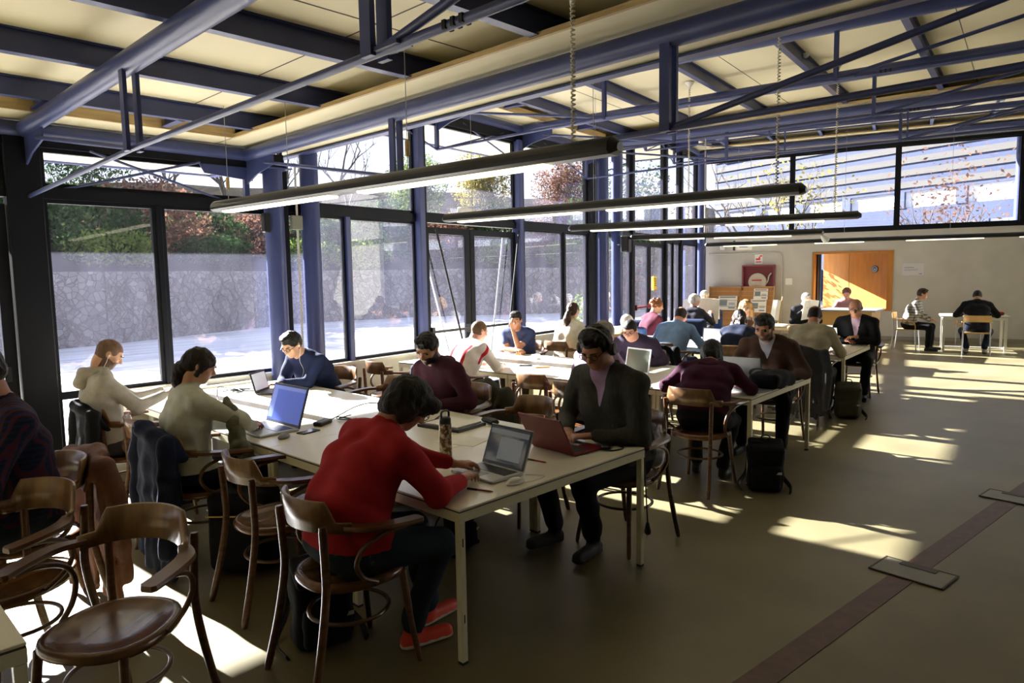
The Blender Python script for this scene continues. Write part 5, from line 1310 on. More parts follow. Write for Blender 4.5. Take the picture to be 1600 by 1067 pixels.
# ------------------------------------------------------------------ laptops and small things
def laptop(loc, rz, w, d, lid, open_deg, body, scr, label, z=0.738, bez_m=None, name='laptop', sd=None):
    """local: hinge along x at y=0, base towards -y (the user), screen facing -y"""
    o = thing(name, label, 'laptop', (loc[0], loc[1], z), rz)
    MB().box(-w/2, -d, 0.002, w/2, 0.0, 0.018, bev=0.004).build('base', body, o)
    MB().box(-w*0.43, -d*0.52, 0.018, w*0.43, -d*0.10, 0.0195).build('keyboard', BLK if body is not WHT else SILV, o)
    MB().box(-w*0.14, -d*0.93, 0.018, w*0.14, -d*0.60, 0.0190).build('touchpad', mat('touchpad_grey', '8C8D8F', 0.4) if body is not BLK else BLKM, o)
    a = math.radians(open_deg-90); Mh = TR(0, 0.0, 0.012) @ Matrix.Rotation(-a, 4, 'X')
    l = MB(); l.box(-w/2, -0.004, 0, w/2, 0.006, lid, Mh, bev=0.003); L_ = l.build('lid', bez_m or body, o)
    l = MB(); l.box(-w/2+0.004, -0.0052, 0.006, w/2-0.004, -0.004, lid-0.004, Mh); l.build('bezel', BLK if bez_m is None else bez_m, L_)
    l = MB(); l.box(-w/2+0.016, -0.0062, 0.022, w/2-0.016, -0.0052, lid-0.016, Mh); l.build('screen', scr, L_)
    if sd: 
        for (x0, z0, x1, z1, mm) in sd: 
            q = MB(); q.box(-w/2+0.016+x0*(w-0.032), -0.0068, 0.022+z0*(lid-0.04), -w/2+0.016+x1*(w-0.032), -0.0062, 0.022+z1*(lid-0.04), Mh); q.build('screen_window', mm, L_)
    return o
SBL = mat('blue_screen', '3B4E9C', 0.25, emit=(hx('5468C0'), 0.55)); SGR = mat('grey_screen', '2B2F36', 0.08, emit=(hx('4A5260'), 0.16)); SDK = mat('dark_screen', '4A4E42', 0.10, emit=(hx('5F665A'), 0.2))
SLT = mat('pale_screen', 'C8CCD8', 0.3, emit=(hx('AAB4D0'), 0.3)); SWN = mat('screen_panel_grey', '6A6E72', 0.15, emit=(hx('808890'), 0.18)); SWB = mat('screen_panel_blue', '6C7CC8', 0.3, emit=(hx('8496E0'), 0.35))
laptop((2.395, 4.585), fa(1, .02), 0.46, 0.29, 0.29, 108, SILV, SBL, 'silver laptop with a blue screen facing the woman in white', sd=[(0, 0.9, 1, 1, SWB), (0, 0.06, 0.14, 0.9, SWB)], bez_m=mat('dark_bezel', '3A3E4A', 0.3))
laptop((2.625, 2.615), fa(1, -.03), 0.325, 0.227, 0.225, 112, SILV, SGR, 'silver laptop with black keys used by the man in red', sd=[(0, 0.82, 1, 0.97, SWN), (0.3, 0.1, 0.9, 0.75, SWN)])
laptop((3.10, 2.66), fa(-1, .1), 0.36, 0.25, 0.245, 118, RED, SGR, 'dark red laptop seen from behind before the man with headphones')
laptop((6.05, 4.05), fa(1, -.25), 0.36, 0.27, 0.26, 100, WHT, SDK, 'white laptop with a grey screen on the second table group', bez_m=mat('white_bezel', 'DADFE6', 0.4))
laptop((3.02, 6.12), fa(-.6, .8), 0.28, 0.20, 0.19, 105, BLK, SLT, 'small dark laptop by the young man in navy, lit by the sun', bez_m=BLK)
laptop((6.28, 3.0), fa(-1, -.12), 0.38, 0.26, 0.25, 112, mat('dark_grey_plastic', '2E3138', 0.4), SGR, 'dark laptop seen from behind before the bearded man in brown')
laptop((9.2, 4.85), fa(1, .1), 0.34, 0.24, 0.23, 100, BLK, SLT, 'black laptop before the man in pale blue', bez_m=BLK)
laptop((10.15, 3.65), fa(-1, -.1), 0.36, 0.26, 0.24, 110, SILV, SGR, 'white backed laptop before the bald man in the suit', bez_m=WHT)
# water bottle
o = thing('water_bottle', 'patterned metal water bottle with a black loop cap', 'bottle', (2.60, 3.05, 0.738))
MB().lathe([(0, 0), (0.034, 0), (0.036, 0.004), (0.036, 0.195), (0.031, 0.205), (0, 0.205)], 28).build('flask', mat('patterned_steel', 'B9B2A0', 0.32, metal=0.5, col2='6E4F24', scale=38, stretch=(1, 1, 1), sharp=True), o)
MB().lathe([(0, 0.200), (0.034, 0.200), (0.034, 0.228), (0.024, 0.238), (0, 0.24)], 28).build('cap', BLK, o)
MB().tube(bez([(-0.026, 0, 0.225), (-0.028, 0, 0.262), (-0.012, 0, 0.272), (0.012, 0, 0.272), (0.028, 0, 0.262), (0.026, 0, 0.225)], 4), 0.006, 8, flat=(1.4, 1)).build('loop', BLK, o)
def mouse(x, y, a, m, label, s=1.0):
    o = thing('computer_mouse', label, 'mouse', (x, y, 0.738), a)
    SDF().el((0, 0, 0.008), (0.031*s, 0.055*s, 0.026*s)).bx((0, 0, -0.02), (0.08, 0.08, 0.022), 0.001, sub=True).build('shell', m, o, 0.003)
    MB().tube([(0, 0.026, 0.029), (0, 0.034, 0.026)], 0.004, 8).build('wheel', BLK, o)
mouse(2.485, 2.385, fa(1, -.1), WHT, 'white computer mouse at the near table corner')
mouse(2.22, 4.235, fa(1, .5), mat('grey_plastic', '7A7B7E', 0.35), 'grey computer mouse beside the silver laptop')
def pen(x, y, a, m, label):
    o = thing('pen', label, 'pen', (x, y, 0.743), a)
    MB().tube([(-0.065, 0, 0), (0.05, 0, 0), (0.065, 0, 0)], [0.0048, 0.0048, 0.0015], 8).build('barrel', m, o); MB().tube([(-0.075, 0, 0), (-0.02, 0, 0)], 0.0056, 8).build('cap', BLK, o)
pr = mat('pen_red', '9A2A22', 0.35)
pen(2.29, 2.43, 0.35-PI/2, pr, 'red pen near the table edge by the man in red'); pen(2.87, 2.58, 0.1-PI/2, pr, 'red pencil between the two near laptops')
pen(3.30, 3.95, 0.6, mat('pen_dark', '2A2622', 0.4), 'dark pencil on the table behind the black folder')
def slab(name, label, cat, x, y, a, w, d, h, m, z=0.738, bev=0.003, grp=None, extra=None):
    o = thing(name, label, cat, (x, y, z), a, grp); MB().box(-w/2, -d/2, 0, w/2, d/2, h, bev=min(bev, h*0.4)).build('body', m, o)
    if extra: extra(o)
    return o
slab('mobile_phone', 'dark phone beside the grey mouse', 'phone', 2.42, 4.27, 0.2, 0.15, 0.075, 0.009, BLK, extra=lambda o: MB().box(-0.068, -0.032, 0.009, 0.068, 0.032, 0.0095).build('glass', SGR, o))
slab('power_adapter', 'black power adapter behind the silver laptop', 'power adapter', 2.62, 4.42, 0.5, 0.16, 0.07, 0.03, BLK, bev=0.008)
slab('folder', 'black folder with papers on the near tables', 'folder', 3.18, 3.66, 0.12, 0.30, 0.38, 0.022, BLK, extra=lambda o: MB().box(-0.12, -0.16, 0.022, 0.13, 0.14, 0.030).build('papers', PAPER, o))
slab('pencil_case', 'black oblong case lying at the edge of the folder', 'case', 3.42, 3.52, 1.3, 0.17, 0.065, 0.032, BLKM, z=0.738, bev=0.012)
slab('paper_sheet', 'white paper sheet beside the black folder', 'paper', 2.93, 3.28, 0.3, 0.22, 0.30, 0.003, PAPER); slab('paper_sheet', 'white paper sheet behind the silver laptop', 'paper', 2.35, 5.05, 0.5, 0.3, 0.21, 0.003, PAPER)
slab('red_booklet', 'red booklet before the man in the maroon hoodie', 'booklet', 3.22, 4.33, 0.4, 0.15, 0.21, 0.008, mat('booklet_red', 'A02420', 0.5))
slab('mobile_phone', 'dark phone on the sunlit second table', 'phone', 5.85, 5.42, 0.6, 0.08, 0.15, 0.009, BLK); slab('wallet', 'orange brown wallet on the sunlit second table', 'wallet', 5.86, 5.18, 0.9, 0.09, 0.17, 0.012, mat('tan_leather', 'B5713C', 0.5))
slab('snack_box', 'small orange box on the second table group', 'box', 6.66, 6.25, 0.3, 0.12, 0.08, 0.035, mat('box_orange', 'D08A3A', 0.5)); slab('paper_cup', 'white paper cup lying flat on the sunlit table', 'cup', 6.4, 5.75, 0, 0.08, 0.08, 0.06, WHT)
slab('tablet', 'grey notebook computer closed beside the black bag', 'tablet', 5.82, 2.72, -0.2, 0.22, 0.30, 0.016, mat('slate_grey', '6F7278', 0.35))
for i, (x, y, a, lab) in enumerate(((10.4, 3.0+.35, .2, 'open magazine before the bald man in the suit'), (9.6, 3.55, .5, 'paper at the middle of the third table group'), (9.8, 4.6, 0.1, 'white sheets before the fair haired woman'), (13.2, 5.3, 0.4, 'newspaper lying on the fourth table'), (13.0, 4.7, 0.2, 'papers on the near end of the fourth table'))):
    slab('paper_sheet', lab, 'paper', x if i else 10.02, y, a, 0.3, 0.21, 0.006, PAPER, grp='papers lying on the tables')
def cable(pts, r, label, nm='cable', m=None):
    o = thing(nm, label, 'cable', pts[0]); q = [Vector(p)-Vector(pts[0]) for p in pts]; MB().tube(bez(q, 6), r, 6).build('cord', m or BLK, o); return o
zt = 0.742
def tangle(cx, cy, r, n, seed, z=0.744):
    rr = random.Random(seed); return [(cx+rr.uniform(-r, r), cy+rr.uniform(-r, r), z+rr.uniform(0, 0.02)) for _ in range(n)]
cable(tangle(2.9, 6.30, 0.13, 16, 3), 0.004, 'black cable tangle by the small dark laptop'); cable([(2.95, 6.35, zt), (2.75, 6.28, 0.80), (2.62, 6.15, 0.83), (2.55, 6.0, zt), (2.5, 5.8, zt)], 0.004, 'looping cable at the far table by the window')
cable([(2.66, 4.45, zt), (2.8, 4.5, zt+.02), (2.9, 4.4, zt+0.09), (3.0, 4.3, zt+0.11), (3.15, 4.2, zt+.04), (3.2, 4.1, zt)], 0.004, 'arching black cable behind the silver laptop'); cable(tangle(2.82, 4.42, 0.07, 10, 5), 0.004, 'small cable tangle behind the power adapter')
cable([(3.30, 2.52, zt), (3.32, 2.40, zt), (3.42, 2.38, zt), (3.44, 2.47, zt), (3.36, 2.50, zt), (3.42, 2.42, zt+.01), (3.50, 2.36, zt), (3.555, 2.33, 0.735), (3.545, 2.31, 0.6), (3.50, 2.27, 0.42), (3.53, 2.28, 0.27)], 0.0045, 'black laptop cable hanging down the near table leg')
o = thing('plug', 'black plug dangling beside the near table leg', 'plug', (3.53, 2.28, 0.22)); SDF().rc((0, 0, 0.05), (0, 0.0, 0.0), 0.012, 0.022, 0, 0.01).build('body', BLK, o, 0.005); MB().tube([(-0.01, 0, -0.02), (-0.01, 0, -0.04)], 0.003, 6).build('pin', CHROME, o)
slab('power_adapter', 'black power adapter with coiled cable beside the headphones wearer', 'power adapter', 3.36, 2.46, 0.5, 0.12, 0.05, 0.028, BLK, bev=0.008)
cable([(2.63, 2.45, zt), (2.68, 2.36, zt), (2.58, 2.34, zt), (2.53, 2.36, zt)], 0.002, 'thin white mouse cable at the near table corner', m=WHT)
cable(tangle(6.35, 3.62, 0.16, 14, 9), 0.004, 'cable tangle beside the white laptop'); cable([(5.95, 3.2, zt), (5.9, 3.08, zt+.08), (6.0, 2.98, zt+.10), (6.1, 2.9, zt)], 0.004, 'white cable looping by the black bag', m=WHT)
for x, y, a, lab in ((2.38, 6.45, 0.5, 'paper sheets at the far end of the near tables'), (2.25, 5.55, -0.2, 'white book on the table by the hoodie wearer')): slab('paper_sheet', lab, 'paper', x, y, a, 0.26, 0.34, 0.008, PAPER)

# ------------------------------------------------------------------ coats and bags
CB = cloth('black_coat', '15161B', bump=0.3, bs=40); CN = cloth('navy_coat', '1B2136', bump=0.3, bs=40); CG = cloth('charcoal_coat', '34343A', bump=0.3, bs=40); CBR = mat('brown_suede', '7A4A33', 0.7, col2='5A3524', scale=9, bump=0.3, bscale=60); CGR = cloth('grey_green_coat', '4A4A40')
def coat(loc, a, m, label, w=0.27, top=0.84, bot=0.25, seed=1, puff=0.035, arms=True, h=0.012, tilt=0.10):
    """hung over a chair back; local origin as the chair's, back at -y"""
    o = thing('coat', label, 'coat', (loc[0], loc[1], 0), a, 'coats hung over chairs')
    S = SDF(); n = 13; rr = random.Random(seed); yb = -0.325
    for i in range(n):
        f = i/(n-1)*2-1; x = f*w; y0 = yb+0.05*f*f; bt = bot+0.03*math.sin(i*1.7+seed); wv = 0.018*math.sin(i*1.9+seed); w2 = 0.028*math.sin(i*1.35+seed*2)
        S.rc((x*0.86, y0, top-0.02*f*f), (x*0.98, y0-0.01+wv*0.5, (top+bt)/2+0.05), puff*0.75, puff*0.75, 0, 0.03); S.rc((x*0.98, y0-0.01+wv*0.5, (top+bt)/2+0.05), (x*1.10, y0-0.02+w2, bt), puff*0.75, puff*0.6, 0, 0.025)
        S.rc((x*0.86, y0, top-0.02*f*f), (x*0.84, y0+0.075, top-0.14), puff*0.7, puff*0.5, 0, 0.03)
    if arms:
        for sg in (-1, 1):
            x = sg*w*1.05; S.chain([(x*0.95, yb+0.02, top-0.02), (x*1.15, yb+0.0, top-0.22), (x*1.10, yb-0.03, bot+0.12)], [0.05, 0.048, 0.035], 0, 0.02)
    S.chain([(-w*0.45, yb-0.01, top+0.01), (0, yb-0.03, top+0.02), (w*0.45, yb-0.01, top+0.01)], [0.035, 0.045, 0.035], 0, 0.03)
    S.build('cloth', m, o, h, folds([0], 0.007, 30.0, seed)); return o
coat((0.80, 4.30), fa(-1, -.1), CBR, 'brown suede coat on the chair of the man in plaid', top=0.83, bot=0.06, seed=2, w=0.24)
coat((1.80, 5.84), fa(1, -.1), CB, 'black coat on the chair of the man in the grey hoodie', top=0.85, bot=0.12, seed=3, w=0.29)
coat((1.82, 4.52), fa(1, -.1), CN, 'dark puffy jacket on the chair of the woman in white', top=0.86, bot=0.06, seed=4, puff=0.055, w=0.29)
coat((3.86, 4.35), fa(-1, 0), CGR, 'grey green coat behind the man in the maroon hoodie', top=0.82, bot=0.3, seed=5)
coat((4.92, 5.60), fa(1, .05), CN, 'navy coat on the chair of the man in white and red', top=0.83, bot=0.25, seed=6)
coat((8.36, 3.20), fa(1, .1), CG, 'charcoal coat on the chair of the man in beige', top=0.86, bot=0.12, seed=7)
coat((8.20, 5.00), fa(1, .1), CB, 'black coat on the chair of the man in pale blue', top=0.80, bot=0.35, seed=8)
coat((7.02, 4.75), fa(-1, -.06), CB, 'black jacket behind the man with glasses', top=0.78, bot=0.35, seed=9)
def backpack(loc, a, m, label, s=1.0, h=0.012, straps=True, nm='backpack'):
    o = thing(nm, label, 'bag', (loc[0], loc[1], 0), a); o.scale = (s, s, s)
    SDF().bx((0, 0, 0.20), (0.155, 0.10, 0.20), 0.06).rc((-0.08, 0, 0.37), (0.08, 0, 0.37), 0.07, 0.07, 0, 0.04).build('body', m, o, h, folds([0], 0.008, 26.0, s*7))
    SDF().bx((0, -0.105, 0.14), (0.125, 0.04, 0.11), 0.035).build('front_pocket', m, o, h, folds([0], 0.005, 30.0, s*5))
    SDF().bx((0, -0.02, 0.40), (0.15, 0.12, 0.03), 0.025, R=rot('x', 0.25)).build('flap', m, o, h)
    MB().tube(bez([(-0.04, 0.02, 0.42), (-0.03, 0.02, 0.48), (0.03, 0.02, 0.48), (0.04, 0.02, 0.42)], 5), 0.009, 6, flat=(1.6, .7)).build('handle', BLKM, o)
    if straps:
        for sg in (-1, 1): MB().tube(bez([(sg*0.09, 0.10, 0.38), (sg*0.13, 0.17, 0.26), (sg*0.15, 0.19, 0.10), (sg*0.22, 0.10, 0.012), (sg*0.20, -0.10, 0.012)], 5), 0.014, 6, flat=(1.5, 0.5)).build('strap', BLKM, o)
    MB().box(0.08, -0.147, 0.18, 0.125, -0.143, 0.20).build('buckle', SILV, o)
    return o
backpack((5.45, 2.40), 0.5-PI/2, CB, 'black backpack standing on the floor by the second table group', 0.92)
backpack((1.72, 2.98), -0.3, CB, 'black backpack with trailing straps under the chair of the man in red', 0.95)
backpack((8.78, 2.86), -1.2, CGR, 'dark backpack leaning by the chair of the man in beige', 0.95, 0.016)
o = thing('suitcase', 'black soft suitcase standing behind the empty chair', 'suitcase', (1.87, 4.10, 0), fa(-.75, -.66))
SDF().bx((0, 0, 0.27), (0.19, 0.13, 0.245), 0.05).build('shell', CB, o, 0.011, folds([0], 0.003, 20, 1))
SDF().bx((0, 0.135, 0.22), (0.16, 0.03, 0.17), 0.03).build('front_pocket', CB, o, 0.010)
MB().tube([(-0.165, 0.168, 0.39), (0.165, 0.168, 0.39)], 0.005, 6).build('zip', mat('brass', 'A08A3A', 0.4, metal=0.8), o)
MB().tube(bez([(-0.06, 0, 0.51), (-0.05, 0, 0.545), (0.05, 0, 0.545), (0.06, 0, 0.51)], 5), 0.011, 8).build('handle', BLKM, o)
for sx in (-0.14, 0.14): MB().tube([(sx-0.015, -0.09, 0.025), (sx+0.015, -0.09, 0.025)], 0.025, 12).build('wheel', BLK, o)
# black bag lying on the second table group
o = thing('shoulder_bag', 'black soft bag lying on the table before the bearded man', 'bag', (6.12, 2.66, 0.738), 0.05+PI/2)
SDF().bx((0, 0, 0.07), (0.15, 0.23, 0.065), 0.05).rc((-0.05, -0.2, 0.06), (0.03, -0.34, -0.02), 0.06, 0.05, 0, 0.05).build('body', CB, o, 0.011, folds([0], 0.012, 24.0, 3))
MB().tube(bez([(0.1, 0.2, 0.06), (0.16, 0.05, 0.14), (0.12, -0.15, 0.13), (0.0, -0.3, 0.05), (-0.05, -0.36, -0.12)], 5), 0.012, 6, flat=(1.6, .6)).build('strap', BLKM, o)
backpack((2.95, 3.35), 0.3, CB, 'black bag on the floor under the near tables', 0.7, 0.014)
o = thing('carrier_bag', 'pale translucent plastic bag on the arm of the chair by the headphones wearer', 'bag', (4.12, 2.62, 0.52), 0)
SDF().rc((0, 0, 0.16), (0, 0, 0.0), 0.05, 0.085, 0, 0.02).build('film', mat('pale_plastic_film', 'B5B8D0', 0.3), o, 0.01, folds([0], 0.012, 45.0, 2))
# ------------------------------------------------------------------ people
K = cloth
_person = person
def person(label, loc, face, *a, **k):
    best = min(CH, key=lambda c: (c[0][0]-loc[0])**2+(c[0][1]-loc[1])**2); d = math.hypot(best[0][0]-loc[0], best[0][1]-loc[1])
    if d < 0.35 and k.pop('snap', True):
        f = best[1]; loc = (best[0][0]-math.sin(f)*0.035, best[0][1]+math.cos(f)*0.035); k.setdefault('seat', 0.478)
    return _person(label, loc, face, *a, **k)
JE = K('jeans', '273038'); JD = K('dark_jeans', '1B2230'); TB = K('black_trousers', '17171C'); TGY = K('grey_trousers', '3A3B40'); TBR = K('brown_trousers', '3A3026')
REDM = K('red_sweater', '9E2328', var=0.06, bump=0.12); FL = K('dark_fleece', '3E3E3A', var=0.22, bump=0.3, bs=70, stretch=(6, 6, 1)); LIL = K('lilac_shirt', 'A48AB2'); MAR = K('maroon_hoodie', '43202E'); MAG = K('maroon_knit', '38132A')
NAV = K('navy_sweater', '232C4C'); GRH = K('grey_hoodie', 'A5A29A'); CRD = K('cream_cardigan', 'B7B9AC'); SCF = K('olive_scarf', '5A5E4E', c2='8A8A74', scale=20)
WTR = K('white_top', 'DDDAD4'); RDS = K('red_stripe', 'B22230'); BT = K('blue_tshirt', '3C4668'); GWH = K('ivory_knit', 'CFCBB8'); PUR = K('purple_shirt', '3B3348'); BRN = K('brown_sweater', '4A3730'); SHW = K('pale_shirt', 'B9BCC8')
BEI = K('beige_shirt', 'A09A86'); SUI = K('black_suit', '17181C'); PBL = K('pale_blue_sweater', '6F8DB8'); SND = K('sand_jacket', 'B59E74'); NV2 = K('dark_navy_top', '1E2438'); GST = K('grey_stripe_top', '8D8F92', c2='54565A', scale=30, stretch=(1, 1, 8)); DGY = K('dark_grey_knit', '3C3A42')
MRN2 = K('wine_top', '5A2838'); PL1 = plaid('plaid_red_navy', '1C2030', '5E2226', '1A2C50', 26.0); PL2 = plaid('plaid_black_white', 'C9C7C0', '26262A', '26262A', 11.0)
OR = mat('orange_trainers', 'D8412A', 0.5, bump=0.3, bscale=120); OS = mat('pale_sole', 'D8D2C0', 0.5)
H1 = 0.0078
person('person in a red sweater and jeans with shaggy black hair typing on a silver laptop', (1.70, 2.72), fa(1, -.12), REDM, JE, 'tan', HB, 'shaggy', lean=7, hunch=27, nod=46, yaw=-14, snap=False, seat=0.478, hl=(-0.10, 0.70, 0.79), hr=(0.13, 0.58, 0.79), fl=(-0.06, 0.46), fr=(0.08, 0.29), shoe=OR, sole=OS, size=1.02, h=H1, wide=1.22, bulk=0.018, glasses=True, curl=0.7, wrist=0.12)
person('person in a dark fleece wearing headphones, typing on a dark red laptop', (3.72, 2.62), fa(-1, .02), FL, TB, 'tan', HB, 'short', lean=6, hunch=14, nod=32, yaw=12, hl=(-0.06, 0.36, 0.79), hr=(0.17, 0.34, 0.79), fl=(0.0, 0.26), fr=(0.27, 0.28), size=1.13, h=H1, wide=1.12, inner=LIL, vdepth=0.17, collar=FL, phones=True, glasses=True, curl=0.8)
person('bearded person in a maroon hoodie looking down at the table', (3.84, 4.32), fa(-1, -.15), MAR, JD, 'tan', HB, 'short', lean=14, hunch=16, nod=32, yaw=15, hl=(-0.12, 0.36, 0.78), hr=(0.10, 0.42, 0.78), size=1.04, h=0.0085, hood=True, beard=HB, curl=0.6)
person('young person in a navy sweater with glasses, arms folded by the blue columns', (3.80, 6.05), fa(-1, -.22), NAV, JE, 'light', HB, 'short', lean=24, hunch=16, nod=32, yaw=10, hl=(0.04, 0.54, 0.785), hr=(-0.02, 0.60, 0.785), hdir=((0.9, 0.5, 0), (-0.9, 0.5, 0)), size=1.03, h=0.0085, glasses=True, buds=-1, collar=WHT, curl=0.8)
person('person with cropped hair in a pale grey hoodie reading an open book by the window', (1.64, 5.88), fa(1, -.12), GRH, TGY, 'light', HST, 'crop', lean=-8, hunch=8, nod=36, yaw=-8, hl=(-0.08, 0.42, 0.90), hr=(0.10, 0.40, 0.90), snap=False, seat=0.478, size=0.98, h=0.0085, hood=True, buds=1, curl=0.9, beard=HST)
person('person with tied brown hair in a cream cardigan, seen from behind at the silver laptop', (1.73, 4.56), fa(1, -.05), CRD, JD, 'light', HDB, 'tied', lean=-4, hunch=10, nod=26, yaw=-20, hl=(-0.14, 0.42, 0.79), hr=(0.06, 0.40, 0.80), poler=(1.0, 0.25, -0.15), snap=False, seat=0.478, size=0.97, h=0.0085, wide=0.98, curl=0.7)
person('person in a red and navy plaid shirt cut by the left picture edge', (0.80, 4.30), fa(-1, -.12), PL1, JD, 'tan', HB, 'short', lean=-2, hunch=10, nod=20, hl=(-0.15, 0.45, 0.78), hr=(0.15, 0.45, 0.78), size=1.10, h=0.009, wide=1.15, collar=PL1)
person('person in a maroon knit bent over the second table group, seen from behind', (5.16, 2.90), fa(1, .35), MAG, TB, 'tan', HB, 'shaggy', lean=27, hunch=26, nod=50, yaw=6, hl=(-0.26, 0.42, 0.78), hr=(0.24, 0.46, 0.78), size=1.0, h=0.009, wide=1.15, hood=True, fl=(-0.10, 0.34), fr=(0.14, 0.24))
person('grey haired person in a lilac top, mostly hidden behind the headphones wearer', (4.80, 3.80), fa(1, .05), LIL, TB, 'pink', HGR, 'cap', lean=14, hunch=12, nod=15, h=0.011, hl=(-0.15, 0.5, 0.78), hr=(0.2, 0.55, 0.78))
person('person in a white top with red stripes, seen from behind by the glass doors', (5.00, 5.62), fa(1, .12), WTR, TB, 'pink', hairm('light_brown', '6A5138'), 'crop', lean=20, hunch=16, nod=20, yaw=-20, h=0.010, wide=1.05, stripe=RDS, hl=(-0.1, 0.5, 0.78), hr=(0.18, 0.55, 0.78))
person('young person in a blue t-shirt leaning chin on hand at the second table group', (6.95, 6.42), fa(-.88, -.45), BT, TBR, 'tan', HB, 'short', lean=22, hunch=12, nod=12, yaw=8, hl=(0.02, 0.42, 1.06), hr=(-0.05, 0.48, 0.80), hdir=((0.1, 0.1, 1), None), upl=(0, 1, 0), short=True, h=0.010, curl=1.2)
person('person with a long wavy ponytail in an ivory knit, seen from behind by the window', (7.64, 6.30), fa(1, .1), GWH, TBR, 'light', HBR, 'pony', lean=10, hunch=8, nod=5, h=0.010, wide=0.95)
person('person with glasses and receding black hair in a purple shirt facing us', (7.02, 4.60), fa(-1, -.30), PUR, TB, 'pink', HB, 'crop', lean=22, hunch=22, nod=28, yaw=0, h=0.0085, wide=1.12, size=1.04, glasses=True, hl=(-0.2, 0.5, 0.78), hr=(0.2, 0.5, 0.78), collar=PUR)
person('bearded person in a brown sweater over a pale shirt reading a laptop screen', (7.0, 2.98), fa(-1, -.22), BRN, TB, 'tan', HB, 'short', lean=18, hunch=16, nod=24, yaw=-8, h=0.0085, wide=1.15, size=1.08, beard=HST, inner=SHW, collar=SHW, hl=(-0.24, 0.50, 0.78), hr=(0.24, 0.64, 0.78), fl=(-0.18, 0.5), fr=(0.16, 0.5))
person('balding person in a beige shirt, seen from behind at the third table group', (8.36, 3.20), fa(1, .15), BEI, TGY, 'tan', HDB, 'bald', lean=14, hunch=14, nod=25, h=0.010, wide=1.1, size=1.03, hl=(-0.2, 0.5, 0.78), hr=(0.22, 0.45, 0.78), collar=BEI)
person('bald person in a dark suit and pink shirt looking down at a laptop', (10.42, 3.34), fa(-1, -.18), SUI, SUI, 'tan', HGR, 'bald', lean=12, hunch=14, nod=22, h=0.009, wide=1.15, size=1.05, inner=mat('cloth_pink_shirt', 'B49AB0', 0.8), vdepth=0.26, jacket=SUI, glasses=True, hl=(-0.05, 0.34, 0.86), hr=(0.12, 0.30, 0.80), collar=mat('cloth_pink_shirt', 'B49AB0', 0.8))
person('person with dark hair in a navy top, face in both hands, seen from behind', (8.32, 4.15), fa(1, .25), NV2, JD, 'light', HDB, 'tied', lean=22, hunch=16, nod=28, yaw=25, h=0.010, wide=0.95, hl=(0.0, 0.50, 1.02), hr=(0.10, 0.48, 1.02), hdir=((0, 0, 1), (0, 0, 1)), upl=(0, 1, 0), upr=(0, 1, 0))
person('fair haired person with glasses in a striped grey top facing us', (10.2, 4.98), fa(-1, -.30), GST, JD, 'light', HBL, 'long', lean=14, hunch=10, nod=12, h=0.010, wide=0.9, glasses=True, hl=(-0.2, 0.5, 0.78), hr=(0.1, 0.5, 0.80))
person('balding person in a pale blue sweater, seen from behind at the third table group', (8.18, 5.02), fa(1, .12), PBL, JE, 'pink', HDB, 'bald', lean=20, hunch=18, nod=30, h=0.010, wide=1.15, size=1.04, hl=(-0.2, 0.5, 0.78), hr=(0.25, 0.55, 0.78))
person('white haired person in a sand coloured jacket bent low over the third tables', (8.25, 6.0), fa(1, .12), SND, TGY, 'pink', HWH, 'cap', lean=34, hunch=24, nod=30, h=0.012, wide=1.1)
person('curly haired person in a wine coloured top by the far glass door', (10.0, 6.5), fa(1, -.4), MRN2, TB, 'light', hairm('auburn', '7A4A2A'), 'curly', lean=8, hunch=10, nod=15, yaw=-30, h=0.012, seat=0.44)
person('white haired person in a dark grey knit reading a newspaper, seen from behind', (12.0, 6.78), fa(1, .2), DGY, TB, 'pink', HWH, 'cap', lean=4, hunch=8, nod=5, yaw=-35, h=0.013, seat=0.43, hl=(-0.2, 0.42, 0.95), hr=(0.25, 0.42, 0.95))
person('white haired person sitting by the corner column and facing us', (14.5, 7.85), fa(-1, -.35), DGY, TGY, 'pink', HWH, 'cap', lean=4, hunch=6, nod=12, h=0.013, seat=0.43, hl=(-0.25, 0.36, 0.92), hr=(0.25, 0.36, 0.92))
person('grey haired person in a dark jacket holding a white sheet before the counter', (13.85, 5.45), fa(-.7, -.7), SUI, TB, 'tan', HGR, 'short', lean=10, hunch=12, nod=18, h=0.013, hl=(-0.1, 0.42, 0.95), hr=(0.14, 0.36, 0.98), jacket=SUI)
person('person with reddish hair half hidden behind the service counter', (16.75, 5.55), fa(-1, -.3), K('pink_top', 'B08890'), TB, 'pink', hairm('reddish', '6A4434'), 'cap', lean=8, hunch=10, nod=15, h=0.014)
person('person in a black and white plaid shirt, in profile by the back wall', (16.92, 4.32), fa(.1, -1), PL2, TB, 'light', HBR, 'short', lean=12, hunch=10, nod=15, h=0.011, hl=(-0.1, 0.40, 0.68), hr=(0.12, 0.42, 0.66))
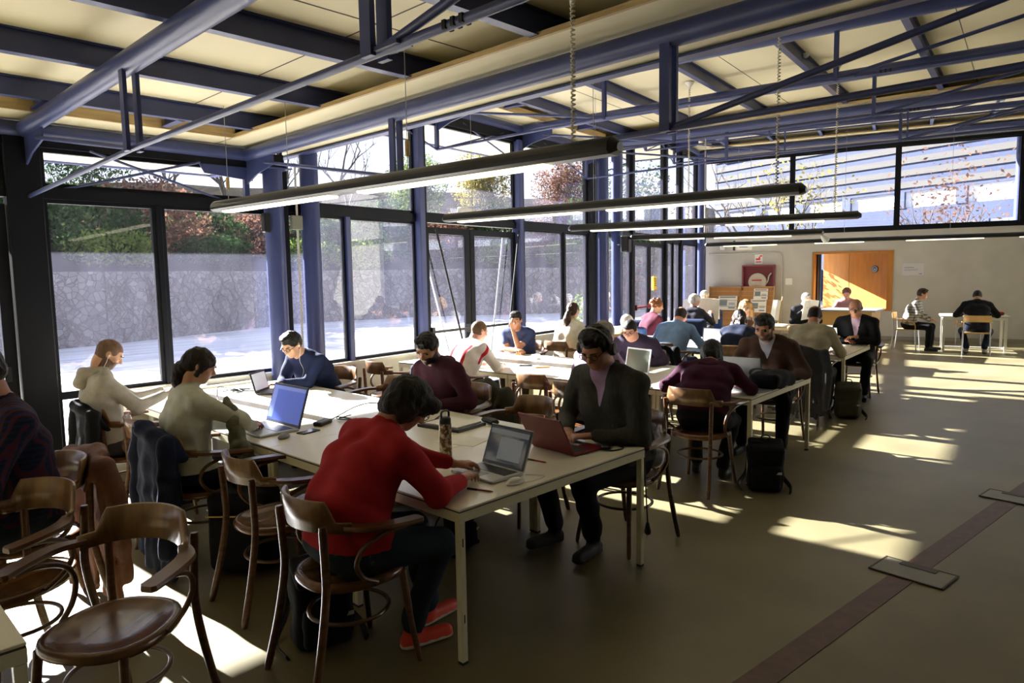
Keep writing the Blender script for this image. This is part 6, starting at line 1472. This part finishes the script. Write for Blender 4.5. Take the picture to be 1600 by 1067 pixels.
person('person in a dark coat seen from behind at the far right table', (16.78, 3.04), fa(1, .2), SUI, JD, 'tan', HB, 'crop', lean=18, hunch=16, nod=30, h=0.011, wide=1.15, size=1.04, shoe=mat('grey_trainers', '8A8A90', 0.6), hl=(-0.25, 0.45, 0.78), hr=(0.25, 0.45, 0.78), fl=(-0.15, 0.15), fr=(0.15, 0.15))
# reading matter held in hands
def held(name, label, cat, p, rz, rx, w, hgt, m=PAPER, th=0.004, fold=0.35, stick=False):
    o = thing(name, label, cat, p, rz)
    for sg in (-1, 1):
        M_ = Matrix.Rotation(rx, 4, 'X') @ Matrix.Rotation(sg*fold, 4, 'Z'); b = MB()
        b.box(0 if sg > 0 else -w/2, -th/2, -hgt/2, w/2 if sg > 0 else 0, th/2, hgt/2, M_); b.build('page', m, o)
    if stick:
        b = MB(); b.tube([Matrix.Rotation(rx, 4, 'X') @ Vector((0, -0.01, -hgt/2-0.08)), Matrix.Rotation(rx, 4, 'X') @ Vector((0, -0.01, hgt/2+0.08))], 0.012, 8); b.build('stick', WOODL, o)
held('open_book', 'open book held by the man in the grey hoodie', 'book', (2.20, 5.80, 0.93), fa(1, -.1), -0.9, 0.34, 0.24, th=0.012)
held('newspaper', 'open newspaper of the white haired reader seen from behind', 'newspaper', (12.5, 6.92, 1.02), fa(1, .2), -0.25, 0.78, 0.48, th=0.006)
held('newspaper', 'open newspaper of the white haired person facing us, on a wooden stick', 'newspaper', (14.05, 7.62, 0.98), fa(-1, -.35), -0.2, 0.7, 0.45, th=0.006, stick=True)
held('paper_sheet', 'white sheet held up before the counter', 'paper', (13.58, 5.18, 1.02), fa(-.7, -.7), -0.35, 0.30, 0.40)
held('newspaper', 'folded newspaper on a wooden stick held up left of the counter', 'newspaper', (13.0, 5.5, 1.02), 0.9, 0.15, 0.3, 0.38, fold=1.0, stick=True)
o = thing('scarf', 'olive patterned scarf hanging at the side of the woman in white', 'scarf', (1.90, 4.33, 0.0), 0)
SDF().chain([(0.0, 0, 1.02), (0.03, -0.02, 0.88), (0.05, -0.03, 0.74), (0.10, -0.03, 0.62)], [0.03, 0.045, 0.055, 0.05], 0, 0.02).build('cloth', SCF, o, 0.010, folds([0], 0.012, 50.0, 4))
